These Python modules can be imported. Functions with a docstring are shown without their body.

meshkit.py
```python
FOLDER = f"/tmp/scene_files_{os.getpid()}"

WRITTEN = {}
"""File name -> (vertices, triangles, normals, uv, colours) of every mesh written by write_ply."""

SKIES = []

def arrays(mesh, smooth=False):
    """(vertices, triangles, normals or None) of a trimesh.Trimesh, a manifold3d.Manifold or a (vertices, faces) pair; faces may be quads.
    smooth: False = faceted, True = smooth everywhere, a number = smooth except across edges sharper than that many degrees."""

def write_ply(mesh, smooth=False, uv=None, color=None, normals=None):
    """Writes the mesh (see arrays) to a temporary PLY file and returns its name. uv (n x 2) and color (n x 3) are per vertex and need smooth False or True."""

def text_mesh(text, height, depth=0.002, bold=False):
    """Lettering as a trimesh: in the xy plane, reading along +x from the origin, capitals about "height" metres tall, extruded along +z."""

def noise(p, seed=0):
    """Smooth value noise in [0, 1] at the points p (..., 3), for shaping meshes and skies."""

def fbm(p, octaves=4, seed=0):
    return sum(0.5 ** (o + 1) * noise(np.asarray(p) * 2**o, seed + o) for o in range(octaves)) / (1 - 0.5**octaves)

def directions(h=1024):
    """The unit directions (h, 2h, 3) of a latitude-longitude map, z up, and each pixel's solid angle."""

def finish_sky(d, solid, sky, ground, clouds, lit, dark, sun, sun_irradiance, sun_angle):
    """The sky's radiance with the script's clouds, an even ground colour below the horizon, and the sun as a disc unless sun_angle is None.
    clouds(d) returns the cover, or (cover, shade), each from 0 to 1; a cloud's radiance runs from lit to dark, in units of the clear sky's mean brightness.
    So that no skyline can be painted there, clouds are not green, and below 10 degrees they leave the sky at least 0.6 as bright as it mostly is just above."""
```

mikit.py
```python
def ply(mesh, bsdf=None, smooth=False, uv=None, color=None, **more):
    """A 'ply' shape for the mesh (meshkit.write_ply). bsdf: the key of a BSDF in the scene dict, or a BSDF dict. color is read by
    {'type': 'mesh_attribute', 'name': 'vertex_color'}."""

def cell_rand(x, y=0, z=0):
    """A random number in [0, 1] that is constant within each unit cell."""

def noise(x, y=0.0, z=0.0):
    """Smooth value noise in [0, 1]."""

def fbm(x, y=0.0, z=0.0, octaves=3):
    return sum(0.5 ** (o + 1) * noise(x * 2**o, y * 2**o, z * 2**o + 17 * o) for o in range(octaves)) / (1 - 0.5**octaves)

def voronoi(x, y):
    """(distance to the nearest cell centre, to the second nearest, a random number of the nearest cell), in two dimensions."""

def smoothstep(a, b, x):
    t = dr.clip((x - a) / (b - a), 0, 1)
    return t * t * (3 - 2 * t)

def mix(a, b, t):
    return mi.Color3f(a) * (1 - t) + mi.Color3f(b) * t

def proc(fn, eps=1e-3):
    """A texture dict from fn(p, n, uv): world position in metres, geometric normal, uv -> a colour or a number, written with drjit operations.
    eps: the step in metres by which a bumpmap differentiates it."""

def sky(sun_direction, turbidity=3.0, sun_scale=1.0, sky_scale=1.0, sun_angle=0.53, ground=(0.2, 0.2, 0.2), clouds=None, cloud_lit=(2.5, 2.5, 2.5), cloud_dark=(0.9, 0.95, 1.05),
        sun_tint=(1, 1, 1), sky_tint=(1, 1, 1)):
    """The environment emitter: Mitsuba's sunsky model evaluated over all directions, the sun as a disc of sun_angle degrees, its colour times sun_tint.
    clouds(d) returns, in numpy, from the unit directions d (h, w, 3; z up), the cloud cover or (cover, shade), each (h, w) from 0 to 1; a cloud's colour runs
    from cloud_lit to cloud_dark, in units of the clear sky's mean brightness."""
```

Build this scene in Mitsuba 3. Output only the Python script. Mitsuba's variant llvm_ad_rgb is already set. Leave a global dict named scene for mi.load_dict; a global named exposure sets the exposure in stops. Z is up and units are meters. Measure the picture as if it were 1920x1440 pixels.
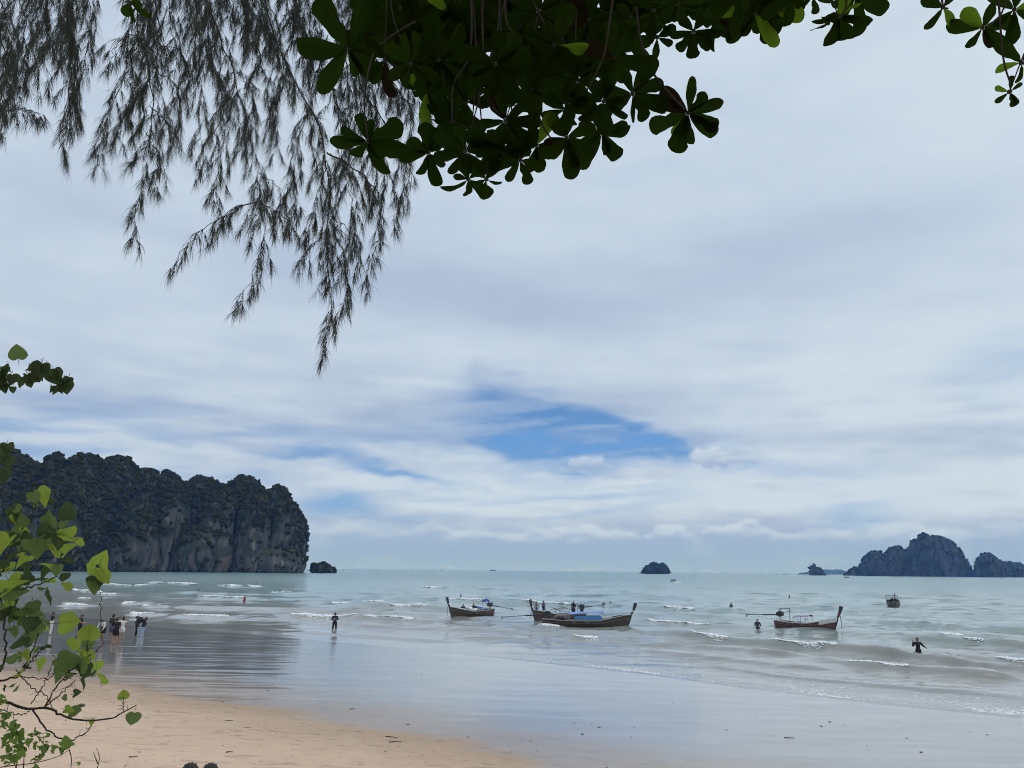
import math, numpy as np, trimesh, manifold3d, mitsuba as mi, drjit as dr, mikit, meshkit
from mikit import proc, noise, fbm, smoothstep, mix

# ---------------------------------------------------------------- camera, sky, exposure
T = mi.ScalarTransform4f
scene, labels = {}, {}
W, H, F = 1920.0, 1440.0, 1450.0                       # the photograph's frame and focal length in its pixels
EYE = np.array([0.0, 0.0, 5.0])
PITCH, ROLL = math.atan(350 / F), 0.0104
_r, _u = np.array([1.0, 0, 0]), np.array([0, -math.sin(PITCH), math.cos(PITCH)])
FWD = np.array([0, math.cos(PITCH), math.sin(PITCH)])
RIGHT, UP = math.cos(ROLL) * _r + math.sin(ROLL) * _u, -math.sin(ROLL) * _r + math.cos(ROLL) * _u
scene['camera'] = {'type': 'perspective', 'fov': math.degrees(2 * math.atan(W / 2 / F)), 'fov_axis': 'x', 'near_clip': 0.05, 'far_clip': 90000.0,
                   'to_world': T().look_at(origin=EYE.tolist(), target=(EYE + FWD).tolist(), up=UP.tolist()),
                   'medium': {'type': 'ref', 'id': 'haze_air'}}
exposure = 1.42
scene['haze_air'] = {'type': 'homogeneous', 'albedo': {'type': 'rgb', 'value': [0.93, 0.95, 0.97]},
                     'sigma_t': {'type': 'rgb', 'value': [1.5e-5, 3.4e-5, 7.6e-5]}}


def ss(a, b, x):
    t = np.clip((x - a) / (b - a), 0, 1)
    return t * t * (3 - 2 * t)


def clouds(d):
    az = np.degrees(np.arctan2(d[..., 0], d[..., 1]))
    el = np.degrees(np.arcsin(np.clip(d[..., 2], -1, 1)))
    z = np.maximum(d[..., 2], 0.0) + 0.09
    q = np.stack([d[..., 0] / z, d[..., 1] / z, 0 * z], -1)          # a cloud sheet overhead, so that its streaks flatten to the horizon
    n1 = meshkit.fbm(q * [0.55, 0.8, 1] + 3.1, 5, 11)
    n2 = meshkit.fbm(q * [1.5, 2.6, 1] + 9.7, 5, 23)
    p = np.stack([az / 6.0, el / 1.6, 0 * az], -1)
    n3 = meshkit.fbm(p + 40, 5, 5)
    n4 = meshkit.fbm(p * [2.6, 2.2, 1] + 80, 5, 8)
    a2 = az + 2.6 * (n3 - 0.5) + 3.5 * (n1 - 0.5)
    e2 = el + 2.2 * (n3 - 0.5) + 1.3 * (n4 - 0.5) + 1.6 * (n2 - .5)
    # the opening of blue sky, and the thinner blue streaks beside it
    eu = np.interp(a2, [-9, -2.8, 3.6, 9.6, 14.5, 20.5, 27], [10.5, 15.2, 13.6, 11.5, 9.3, 7.4, 6.0])
    lo = np.interp(a2, [-9, -3.1, 0, 4, 9.5, 14, 20.5, 27], [8.9, 8.3, 7.0, 6.2, 7.1, 7.3, 6.4, 6.1])
    blue = ss(-0.5, 1.6, e2 - lo) * ss(-0.6, 1.3 + 1.6 * ss(4, -5, a2), eu - e2) * ss(-8, 0.5, a2) * ss(27, 14, a2)
    blue *= 1 - 0.7 * ss(0.48, 0.74, n4) * ss(1.5, -2.0, e2 - 10.2)
    blue = np.maximum(blue, 0.42 * ss(-1.6, 1.2, e2 - lo) * ss(-2.2, 1.5, eu - e2) * ss(-14, -2, a2) * ss(30, 20, a2) * ss(0.38, 0.6, n2))
    for (ca, ce, ra, re, tilt, s) in ((-14.2, 7.9, 3.6, 0.65, -0.05, .8), (-8.8, 7.0, 5.0, 0.6, -0.12, .9), (-12.6, 4.3, 3.6, 0.85, 0.03, .8), (24.6, 4.1, 3.0, .7, 0, .55),
                                      (-24, 8.6, 5, .5, 0, .35), (33.5, 12.8, 3.5, 1.8, 0, .3), (-19, 6.2, 3, .4, 0, .4), (-4.5, 5.6, 5, .35, -.05, .25),
                                      (58, 14, 8, 2, -.1, .7), (-62, 12, 9, 1.6, .1, .7), (100, 11, 12, 2, 0, .8), (-130, 15, 14, 3, 0, .8), (165, 10, 10, 2, 0, .7)):
        r = np.hypot((a2 - ca) / ra, (e2 - ce - tilt * (az - ca)) / re)
        blue = np.maximum(blue, s * ss(1.6, 0.0, r))
    fib = meshkit.fbm(np.stack([(az + 2.5 * el) / 13.0, (el - 0.10 * az) / 0.85, 0 * az], -1) + 17, 5, 41)
    fib2 = meshkit.fbm(np.stack([(az - 1.5 * el) / 9.0, (el + 0.05 * az) / 0.6, 0 * az], -1) + 29, 5, 43)
    low = ss(2.6, 4.5, el) * ss(12.5, 8.0, el)
    blue = np.maximum(blue * (1 - 0.38 * ss(0.52, 0.70, fib)), 0.46 * low * ss(18, 6, az) * ss(0.52, 0.72, fib + 0.10 * ss(6, -16, az)) * ss(0.3, 0.6, n1 + .1 * ss(10, -10, az)))
    blue = np.clip(blue, 0, 1)
    cover = 1 - 0.93 * blue
    # light and dark of the sheet
    shade = 0.38 + 1.1 * (n1 - 0.5) + 0.8 * (n2 - 0.5) + 0.35 * (n3 - .5) + (0.9 * (fib2 - .5) + 0.6 * (n4 - .5)) * ss(20, 8, el)
    shade += 0.30 * np.exp(-((el - 20.5 - 0.05 * az) / 3.2) ** 2) * ss(-40, -5, az) * ss(40, 20, az)
    shade -= 0.25 * np.exp(-((el - 16.2 + 0.12 * az) / 2.2) ** 2)
    shade -= 0.16 * ss(24, 36, el) * ss(-15, 25, az)
    shade -= 0.55 * np.exp(-((el - 5.4 + 0.02 * np.abs(az - 12)) / 1.9) ** 2) * ss(-16, 4, az + 8 * (n3 - .5))
    shade += 0.62 * ss(4.8, 2.4, el + 1.3 * (n3 - .5)) * (0.6 + n4)
    # a bank of cumulus low over the sea, and two small puffs in the opening
    pc = np.stack([az / 2.3, el / 1.1, 0 * az], -1)

    def heap(e):
        f = meshkit.fbm(np.stack([az / 1.9, e / 1.0, 0 * az], -1) + 61, 5, 3)
        return f + 0.34 * np.exp(-((e - 2.5 + 0.9 * (meshkit.fbm(np.stack([az / 7, 0 * az, 0 * az], -1), 3, 31) - .5)) / 0.85) ** 2)

    h0, h1 = heap(el), heap(el + 0.28)
    bank = ss(0.64, 0.74, h0) * ss(1.3, 2.1, el) * ss(4.9, 3.6, el) * ss(-24, -8, az + 9 * (n3 - .5)) * (0.5 + 0.5 * ss(.40, .55, meshkit.fbm(pc * [.35, 0, 0] + 7, 3, 77)))
    shade = shade * (1 - 0.85 * bank) + 0.85 * bank * np.clip(0.55 - 3.6 * (h0 - h1) + 0.5 * ss(2.9, 1.5, el), 0, 1)
    for (ca, ce, ra, re, b) in ((14.7, 8.0, 2.0, 0.95, 1), (5.6, 7.6, 1.8, .7, .75), (16.3, 7.7, 1.6, .55, .9)):
        r = np.hypot((az + 1.0 * (n4 - .5) - ca) / ra, (el + 1.1 * (meshkit.fbm(pc * [1.7, 1.7, 1] + 21, 4, 9) - .5) - ce) / np.where(el > ce, re, re * .7))
        puff = b * ss(1.05, 0.7, r)
        cover = np.maximum(cover, puff)
        shade = shade * (1 - puff) + puff * np.clip(0.62 - 1.2 * (el - ce) / re + 1.3 * (n4 - .5), 0, 1)
    shade = np.clip(shade, 0.0, 1.0)
    # haze thickens to a blue-grey veil at the horizon
    cover = np.where(el < 6, np.minimum(cover, 1 - 0.30 * ss(4.0, 0.5, el)), cover)
    # towards the zenith the sheet is brighter, as under any overcast
    shade = shade - 0.5 * ss(45, 80, el)
    return cover, np.clip(shade, 0, 1)


SUN = (0.5, -0.05, 1.0)
scene['sky'] = mikit.sky(SUN, turbidity=2.2, sun_scale=0.25, sun_angle=55, clouds=clouds, cloud_lit=(2.95, 3.42, 3.88), cloud_dark=(1.80, 2.27, 3.08),
                         sky_tint=(0.51, 0.84, 1.12), sun_tint=(0.90, 0.97, 1.10), ground=(0.12, 0.13, 0.13))


# ---------------------------------------------------------------- helpers
rng = np.random.default_rng(20240611)


def ray(px, py):
    return FWD + (px - 960) / F * RIGHT + (720 - py) / F * UP


def on_z(px, py, z=0.0):
    d = ray(px, py)
    return EYE + d * ((z - EYE[2]) / d[2])


def at_y(px, py, y):
    d = ray(px, py)
    return EYE + d * (y / d[1])


def numbered(name):
    if name not in scene and not any(k.startswith(name + '__') for k in scene):
        return name
    i = 1
    while f'{name}_{i:03d}' in scene or any(k.startswith(f'{name}_{i:03d}__') for k in scene):
        i += 1
    return f'{name}_{i:03d}'


_count = {}


def put(name, shape, parent=None):
    """One entry of the scene under the next free number of its name."""
    key = name if parent is None else parent + '__' + name
    n = _count.get(key, 0)
    _count[key] = n + 1
    key = key if n == 0 else f'{key}_{n:03d}'
    scene[key] = shape
    return key


def thing(name, label=None, cat=None, group=None, kind=None):
    n = _count.get(name, 0)
    _count[name] = n + 1
    key = name if n == 0 else f'{name}_{n:03d}'
    tag(key, label, cat, group, kind)
    return key


def tag(key, label=None, cat=None, group=None, kind=None):
    e = {k: v for k, v in (('label', label), ('category', cat), ('group', group), ('kind', kind)) if v}
    if e:
        labels[key] = e
    return key


class MB:
    """Collects pieces of one mesh."""
    def __init__(s):
        s.v, s.f, s.c, s.n = [], [], [], 0

    def add(s, v, f, col=None):
        v, f = np.asarray(v, float), np.asarray(f, int)
        if f.shape[1] == 4:
            f = np.vstack([f[:, [0, 1, 2]], f[:, [0, 2, 3]]])
        s.v.append(v); s.f.append(f + s.n); s.n += len(v)
        if col is not None:
            s.c.append(np.broadcast_to(col, (len(v), 3)))
        return s

    def mesh(s):
        return np.vstack(s.v), np.vstack(s.f)

    def shape(s, bsdf, smooth=False, **kw):
        if s.c:
            kw['color'] = np.vstack(s.c)
        return mikit.ply(s.mesh(), bsdf, smooth=smooth, **kw)

    def box(s, c, size, rot=None):
        m = trimesh.creation.box(size)
        v = np.array(m.vertices)
        if rot is not None:
            v = v @ np.asarray(rot).T
        return s.add(v + np.asarray(c), m.faces)

    def tube(s, pts, rad, sides=6, col=None):
        v, f = tube(pts, rad, sides)
        return s.add(v, f, col)

    def ball(s, c, r, sub=1):
        m = trimesh.creation.icosphere(subdivisions=sub)
        return s.add(m.vertices * np.asarray(r) + np.asarray(c), m.faces)


def tube(pts, rad, sides=6):
    p = np.asarray(pts, float)
    t = np.gradient(p, axis=0)
    t /= np.linalg.norm(t, axis=1, keepdims=True) + 1e-12
    a = np.cross(t, np.where(np.abs(t[:, 2:]) < 0.9, [0, 0, 1.0], [1.0, 0, 0]))
    a /= np.linalg.norm(a, axis=1, keepdims=True) + 1e-12
    b, ang = np.cross(t, a), np.arange(sides) * 2 * np.pi / sides
    rad = np.broadcast_to(rad, (len(p),))
    v = p[:, None] + rad[:, None, None] * (np.cos(ang)[None, :, None] * a[:, None] + np.sin(ang)[None, :, None] * b[:, None])
    i, j = np.meshgrid(np.arange(len(p) - 1), np.arange(sides), indexing='ij')
    q = np.stack([i * sides + j, i * sides + (j + 1) % sides, (i + 1) * sides + (j + 1) % sides, (i + 1) * sides + j], -1).reshape(-1, 4)
    f = np.vstack([q[:, [0, 1, 2]], q[:, [0, 2, 3]]])
    caps = [[0, k + 1, k] for k in range(1, sides - 1)] + [[(len(p) - 1) * sides, (len(p) - 1) * sides + k, (len(p) - 1) * sides + k + 1] for k in range(1, sides - 1)]
    return v.reshape(-1, 3), np.vstack([f, caps])


def curve(pts, n=24):
    """A smooth line through the points (Catmull-Rom)."""
    p = np.asarray(pts, float)
    if len(p) < 3:
        return p[0] + np.linspace(0, 1, n)[:, None] * (p[-1] - p[0])
    p = np.vstack([2 * p[0] - p[1], p, 2 * p[-1] - p[-2]])
    out = []
    for u in np.linspace(0, len(p) - 3 - 1e-9, n):
        i, t = int(u), u - int(u)
        a, b, c, d = p[i:i + 4]
        out.append(0.5 * (2 * b + (c - a) * t + (2 * a - 5 * b + 4 * c - d) * t * t + (3 * b - a - 3 * c + d) * t ** 3))
    return np.array(out)


def rgb(*c):
    return {'type': 'rgb', 'value': list(c)}


def mat(key, color, rough=0.6, **kw):
    if callable(color):
        color = proc(color)
    elif not isinstance(color, dict):
        color = rgb(*color)
    scene[key] = {'type': 'twosided', 'bsdf': {'type': 'principled', 'base_color': color, 'roughness': rough, **kw}}
    return key


def frame(d, up=(0, 0, 1.0)):
    """Rotation whose first column is d and whose third lies near up."""
    x = np.asarray(d, float) / np.linalg.norm(d)
    y = np.cross(up, x)
    if np.linalg.norm(y) < 1e-6:
        y = np.cross((0.3, 1, 0.1), x)
    y /= np.linalg.norm(y)
    return np.stack([x, y, np.cross(x, y)], 1)


def rotz(a):
    c, s = math.cos(a), math.sin(a)
    return np.array([[c, -s, 0], [s, c, 0], [0, 0, 1.0]])


def to_world(R, t, s=1.0):
    m = np.eye(4)
    m[:3, :3] = np.asarray(R) * s
    m[:3, 3] = t
    return T(m.tolist())


# ---------------------------------------------------------------- the shore: where the water ends, where the sand is dry
SHORE = [(-400, 420), (-150, 190), (-59, 94), (-49, 87.5), (-38.5, 77.3), (-29.3, 69), (-22.4, 64.5), (-15.6, 60.2), (-9.2, 55.4), (-5.3, 52.2), (1.4, 46.5), (6.7, 41.7), (10.6, 37), (14.7, 33), (18.8, 30), (40, 16), (120, -20), (400, -120)]
DRY = [(-400, 330), (-150, 150), (-60, 62), (-35, 45), (-22.8, 37.6), (-18.8, 35.6), (-13.9, 32.6), (-9.5, 29.4), (-4.2, 25.6), (-0.8, 23), (1.4, 20.9), (10, 13), (25, 2), (60, -16), (400, -170)]


def ramp(line):
    """The polyline y(x) as a sum of ramps, so that numpy and drjit can both evaluate it."""
    x, y = np.array(line, float).T
    s = [float(v) for v in np.diff(y) / np.diff(x)]
    x, y = [float(v) for v in x], [float(v) for v in y]

    def fn(u, mx=np.maximum):
        r = y[0] + s[0] * (u - x[0])
        for i in range(1, len(s)):
            r = r + (s[i] - s[i - 1]) * mx(u - x[i], 0.0)
        return r
    return fn


shore_y, dry_y = ramp(SHORE), ramp(DRY)


def ground_z(x, y):
    x, y = np.asarray(x, float), np.asarray(y, float)
    ys, yd = shore_y(x), dry_y(x)
    a, o = (yd - y) * 0.8, (y - ys) * 0.77
    w = np.clip((y - yd) / np.maximum(ys - yd, 0.1), 0, 1)
    dry = 0.22 + 0.065 * a + 2.35 * ss(12.5, 19.5, a) + 0.05 * np.clip(a - 30, 0, 60)
    return np.where(a > 0, np.minimum(dry, 9), np.where(o > 0, -np.minimum(0.05 * o, 4.0), 0.22 * (1 - w)))


def axis_steps(lo, hi, step, far, ratio=1.22):
    out = list(np.arange(lo, hi, step))
    s, a, b = step, out[0], out[-1]
    left, right = [], []
    while b < far:
        s *= ratio; b += s; a -= s
        left.append(a); right.append(b)
    return np.array(left[::-1] + out + right)


gx, gy = axis_steps(-70, 45, 0.45, 30000), axis_steps(2, 75, 0.3, 30000)
X, Y = np.meshgrid(gx, gy)
Zg = ground_z(X, Y)
dune = meshkit.fbm(np.stack([X / 2.5, Y / 2.5, 0 * X], -1), 4, 3) - 0.5
near = ss(0.5, 4, (dry_y(X) - Y) * 0.8) * (np.hypot(X, Y) < 150)
Zg = Zg + 0.10 * dune * near
Zg = np.where(np.hypot(X, Y) > 500, np.where(Y < shore_y(X), 4.0, -4.0), Zg)


def grid_faces(ny, nx):
    i, j = np.meshgrid(np.arange(ny - 1), np.arange(nx - 1), indexing='ij')
    return np.stack([i * nx + j, i * nx + j + 1, (i + 1) * nx + j + 1, (i + 1) * nx + j], -1).reshape(-1, 4)


def sand_dry(p, n, uv):
    g = fbm(p.x * 3.0, p.y * 3.0, 0, 4)
    big = fbm(p.x * 0.22, p.y * 0.5, 4, 3)
    fleck = noise(p.x * 7.0, p.y * 13.0, 3)
    mark = smoothstep(0.60, 0.80, noise(p.x * 1.6 + 7, p.y * 4.4, 9)) * smoothstep(0.45, 0.7, noise(p.x * 4.0, p.y * 7.0, 5))
    c = mix((0.565, 0.415, 0.305), (0.71, 0.54, 0.41), 0.5 * g + 0.5 * big)
    c = c * (1 - 0.22 * mark) * (1 - 0.22 * smoothstep(0.80, 0.95, fleck))
    damp = smoothstep(-5.5, 0.5, (p.y - dry_y(p.x, dr.maximum)) * 0.8 + 3.0 * (fbm(p.x * 0.25, p.y * 0.4, 2, 3) - 0.5))
    return c * (1 - 0.30 * damp)


def sand_wet(p, n, uv):
    g = fbm(p.x * 0.5, p.y * 2.2, 1, 4)
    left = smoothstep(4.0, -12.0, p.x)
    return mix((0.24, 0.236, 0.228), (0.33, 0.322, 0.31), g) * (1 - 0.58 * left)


def wet_amount(p, n, uv):
    d = (p.y - dry_y(p.x, dr.maximum)) * 0.8
    d = d + 2.6 * (fbm(p.x * 0.16, p.y * 0.45, 0, 4) - 0.5) + 0.5 * (noise(p.x * 1.3, p.y * 3.0, 7) - 0.5)
    return 0.55 * smoothstep(-0.8, 0.6, d) + 0.45 * smoothstep(0.6, 6.5, d)


def wet_ripple(p, n, uv):
    left = smoothstep(6.0, -14.0, p.x)
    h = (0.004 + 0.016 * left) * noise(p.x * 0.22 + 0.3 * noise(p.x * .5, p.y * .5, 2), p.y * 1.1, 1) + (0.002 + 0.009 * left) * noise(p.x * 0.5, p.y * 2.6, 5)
    return h + 0.0012 * noise(p.x * 0.9, p.y * 5.5, 9)


def dry_bump(p, n, uv):
    return 0.07 * fbm(p.x * 1.5, p.y * 2.2, 0, 4) + 0.025 * noise(p.x * 5.0, p.y * 8.0, 2)


scene['dry_sand'] = {'type': 'bumpmap', 'nested': proc(dry_bump, 0.02), 'scale': 1.0,
                     'bsdf': {'type': 'diffuse', 'reflectance': proc(sand_dry)}}
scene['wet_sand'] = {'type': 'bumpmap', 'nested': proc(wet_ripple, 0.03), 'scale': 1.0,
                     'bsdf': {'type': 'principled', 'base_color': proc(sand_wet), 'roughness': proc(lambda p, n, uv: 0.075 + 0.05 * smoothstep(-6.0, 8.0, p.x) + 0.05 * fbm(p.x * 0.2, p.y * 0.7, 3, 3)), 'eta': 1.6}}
scene['beach_sand'] = {'type': 'twosided', 'bsdf': {'type': 'blendbsdf', 'weight': proc(wet_amount), 'a': {'type': 'ref', 'id': 'dry_sand'}, 'b': {'type': 'ref', 'id': 'wet_sand'}}}
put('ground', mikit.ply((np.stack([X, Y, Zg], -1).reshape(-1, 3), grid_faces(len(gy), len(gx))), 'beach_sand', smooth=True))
tag('ground', 'pale pink-brown beach sand running down to wet mirror-like sand and the sea bed', kind='structure')

# ---------------------------------------------------------------- the sea: swells laid out as crest lines, with foam on some of their length
# each crest: points along it in the photograph, its height in metres, and the stretches (0 to 1 along it) that break
CRESTS = [
    ([(1190, 1186), (1290, 1197), (1380, 1207), (1460, 1213), (1540, 1222), (1650, 1229), (1740, 1238), (1850, 1251), (1990, 1262)], 0.34, [(.22, .33), (.44, .60)]),
    ([(1560, 1243), (1610, 1249), (1720, 1259), (1830, 1266), (1900, 1270)], 0.24, [(.13, .47)]),
    ([(1780, 1238), (1870, 1247), (1960, 1258)], 0.24, [(.5, 1.0)]),
    ([(1590, 1165), (1700, 1173), (1800, 1180), (1960, 1187)], 0.34, []),
    ([(1650, 1197), (1760, 1203), (1850, 1210), (1960, 1219)], 0.36, [(.52, .64)]),
    ([(1180, 1166), (1230, 1169), (1300, 1174), (1370, 1178), (1440, 1181)], 0.26, [(.15, .62)]),
    ([(1080, 1134), (1200, 1140), (1330, 1146), (1400, 1150)], 0.40, [(.56, .72)]),
    ([(905, 1129), (985, 1133), (1065, 1139), (1110, 1142)], 0.42, [(.30, .82)]),
    ([(740, 1127), (800, 1126), (850, 1128), (905, 1130), (970, 1134)], 0.42, [(.40, .70)]),
    ([(640, 1137), (700, 1138), (740, 1140), (795, 1142), (870, 1146)], 0.38, [(.38, .68)]),
    ([(560, 1131), (620, 1133), (660, 1135), (700, 1137), (735, 1138)], 0.26, [(.33, .58), (.72, .95)]),
    ([(650, 1161), (690, 1163), (770, 1168), (830, 1172)], 0.28, [(.18, .70)]),
    ([(530, 1156), (600, 1159), (655, 1160), (700, 1162)], 0.26, [(.10, .80)]),
    ([(320, 1156), (380, 1158), (440, 1160)], 0.2, [(.2, .9)]),
    ([(240, 1152), (275, 1154), (310, 1155)], 0.18, [(.1, .7)]),
    ([(365, 1121), (420, 1123), (460, 1124), (500, 1126)], 0.3, [(.05, .66)]),
    ([(400, 1099), (440, 1101), (465, 1101), (495, 1102), (530, 1103)], 0.3, [(.1, .5), (.55, .75)]),
    ([(175, 1097), (250, 1099), (290, 1100)], 0.3, [(.1, .62), (.7, .95)]),
    ([(270, 1094), (310, 1095), (370, 1096)], 0.3, [(.1, .42), (.5, .98)]),
    ([(130, 1108), (165, 1111), (190, 1114), (220, 1116)], 0.32, [(.1, .75)]),
    ([(185, 1116), (215, 1117), (240, 1118)], 0.25, [(.1, .6)]),
    ([(500, 1113), (545, 1115), (600, 1117)], 0.28, [(.1, .5)]),
    ([(780, 1102), (825, 1104), (900, 1106), (960, 1108)], 0.3, [(.1, .38)]),
    ([(225, 1132), (262, 1133)], 0.2, [(.2, .8)]),
    ([(260, 1137), (310, 1139)], 0.22, [(.2, .8)]),
    ([(115, 1135), (165, 1138)], 0.22, [(.1, .9)]),
    ([(145, 1123), (170, 1124)], 0.2, [(.2, .9)]),
    ([(590, 1105), (640, 1106), (700, 1108), (770, 1110)], 0.38, []),
    ([(980, 1116), (1080, 1119), (1180, 1121), (1260, 1123)], 0.34, []),
    ([(1020, 1107), (1100, 1109), (1200, 1112)], 0.3, []),
    ([(1380, 1128), (1450, 1130), (1540, 1133)], 0.28, []),
    ([(1560, 1150), (1680, 1153), (1780, 1156), (1900, 1160)], 0.24, []),
    ([(1640, 1124), (1720, 1126), (1800, 1129), (1920, 1133)], 0.26, []),
    ([(860, 1196), (940, 1199), (1010, 1203)], 0.16, []),
    ([(1000, 1178), (1030, 1180), (1060, 1182)], 0.14, [(.2, .8)]),
    ([(1060, 1194), (1085, 1197), (1120, 1199), (1180, 1203)], 0.2, [(.2, .55)]),
    ([(940, 1176), (1010, 1184), (1100, 1190), (1200, 1196)], 0.22, []),
    ([(830, 1158), (880, 1161), (940, 1164)], 0.2, []),
    ([(250, 1178), (330, 1181), (420, 1186), (500, 1190)], 0.10, []),
    ([(560, 1187), (640, 1191), (740, 1197), (840, 1203)], 0.10, []),
    ([(1200, 1222), (1320, 1236), (1450, 1248), (1560, 1256)], 0.12, []),
    ([(1000, 1148), (1120, 1151), (1260, 1155), (1400, 1160)], 0.26, []),
    ([(1400, 1140), (1500, 1142), (1640, 1146), (1800, 1149), (1960, 1153)], 0.3, []),
    ([(1400, 1116), (1600, 1118), (1800, 1121), (1960, 1124)], 0.34, []),
    ([(900, 1098), (1100, 1101), (1300, 1104), (1500, 1106)], 0.34, []),
    ([(500, 1145), (620, 1147), (760, 1152), (860, 1155)], 0.22, []),
    ([(600, 1172), (720, 1176), (840, 1181), (960, 1187)], 0.18, []),
    ([(1120, 1207), (1260, 1215), (1400, 1224), (1520, 1234)], 0.17, []),
    ([(1480, 1187), (1620, 1189), (1780, 1193), (1960, 1199)], 0.2, [(.62, .70)]),
    ([(300, 1112), (420, 1114), (560, 1117), (700, 1120), (820, 1122)], 0.28, []),
    ([(330, 1140), (440, 1142), (540, 1145)], 0.2, []),
    ([(1330, 1250), (1480, 1270), (1620, 1284), (1760, 1296), (1900, 1306)], 0.10, []),
]
SWELL = []
for pts, amp, foam in CRESTS:
    w = np.array([on_z(px, py)[:2] for px, py in pts])
    o = np.argsort(w[:, 0])
    SWELL.append((w[o, 0], w[o, 1], amp, foam, w))


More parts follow.
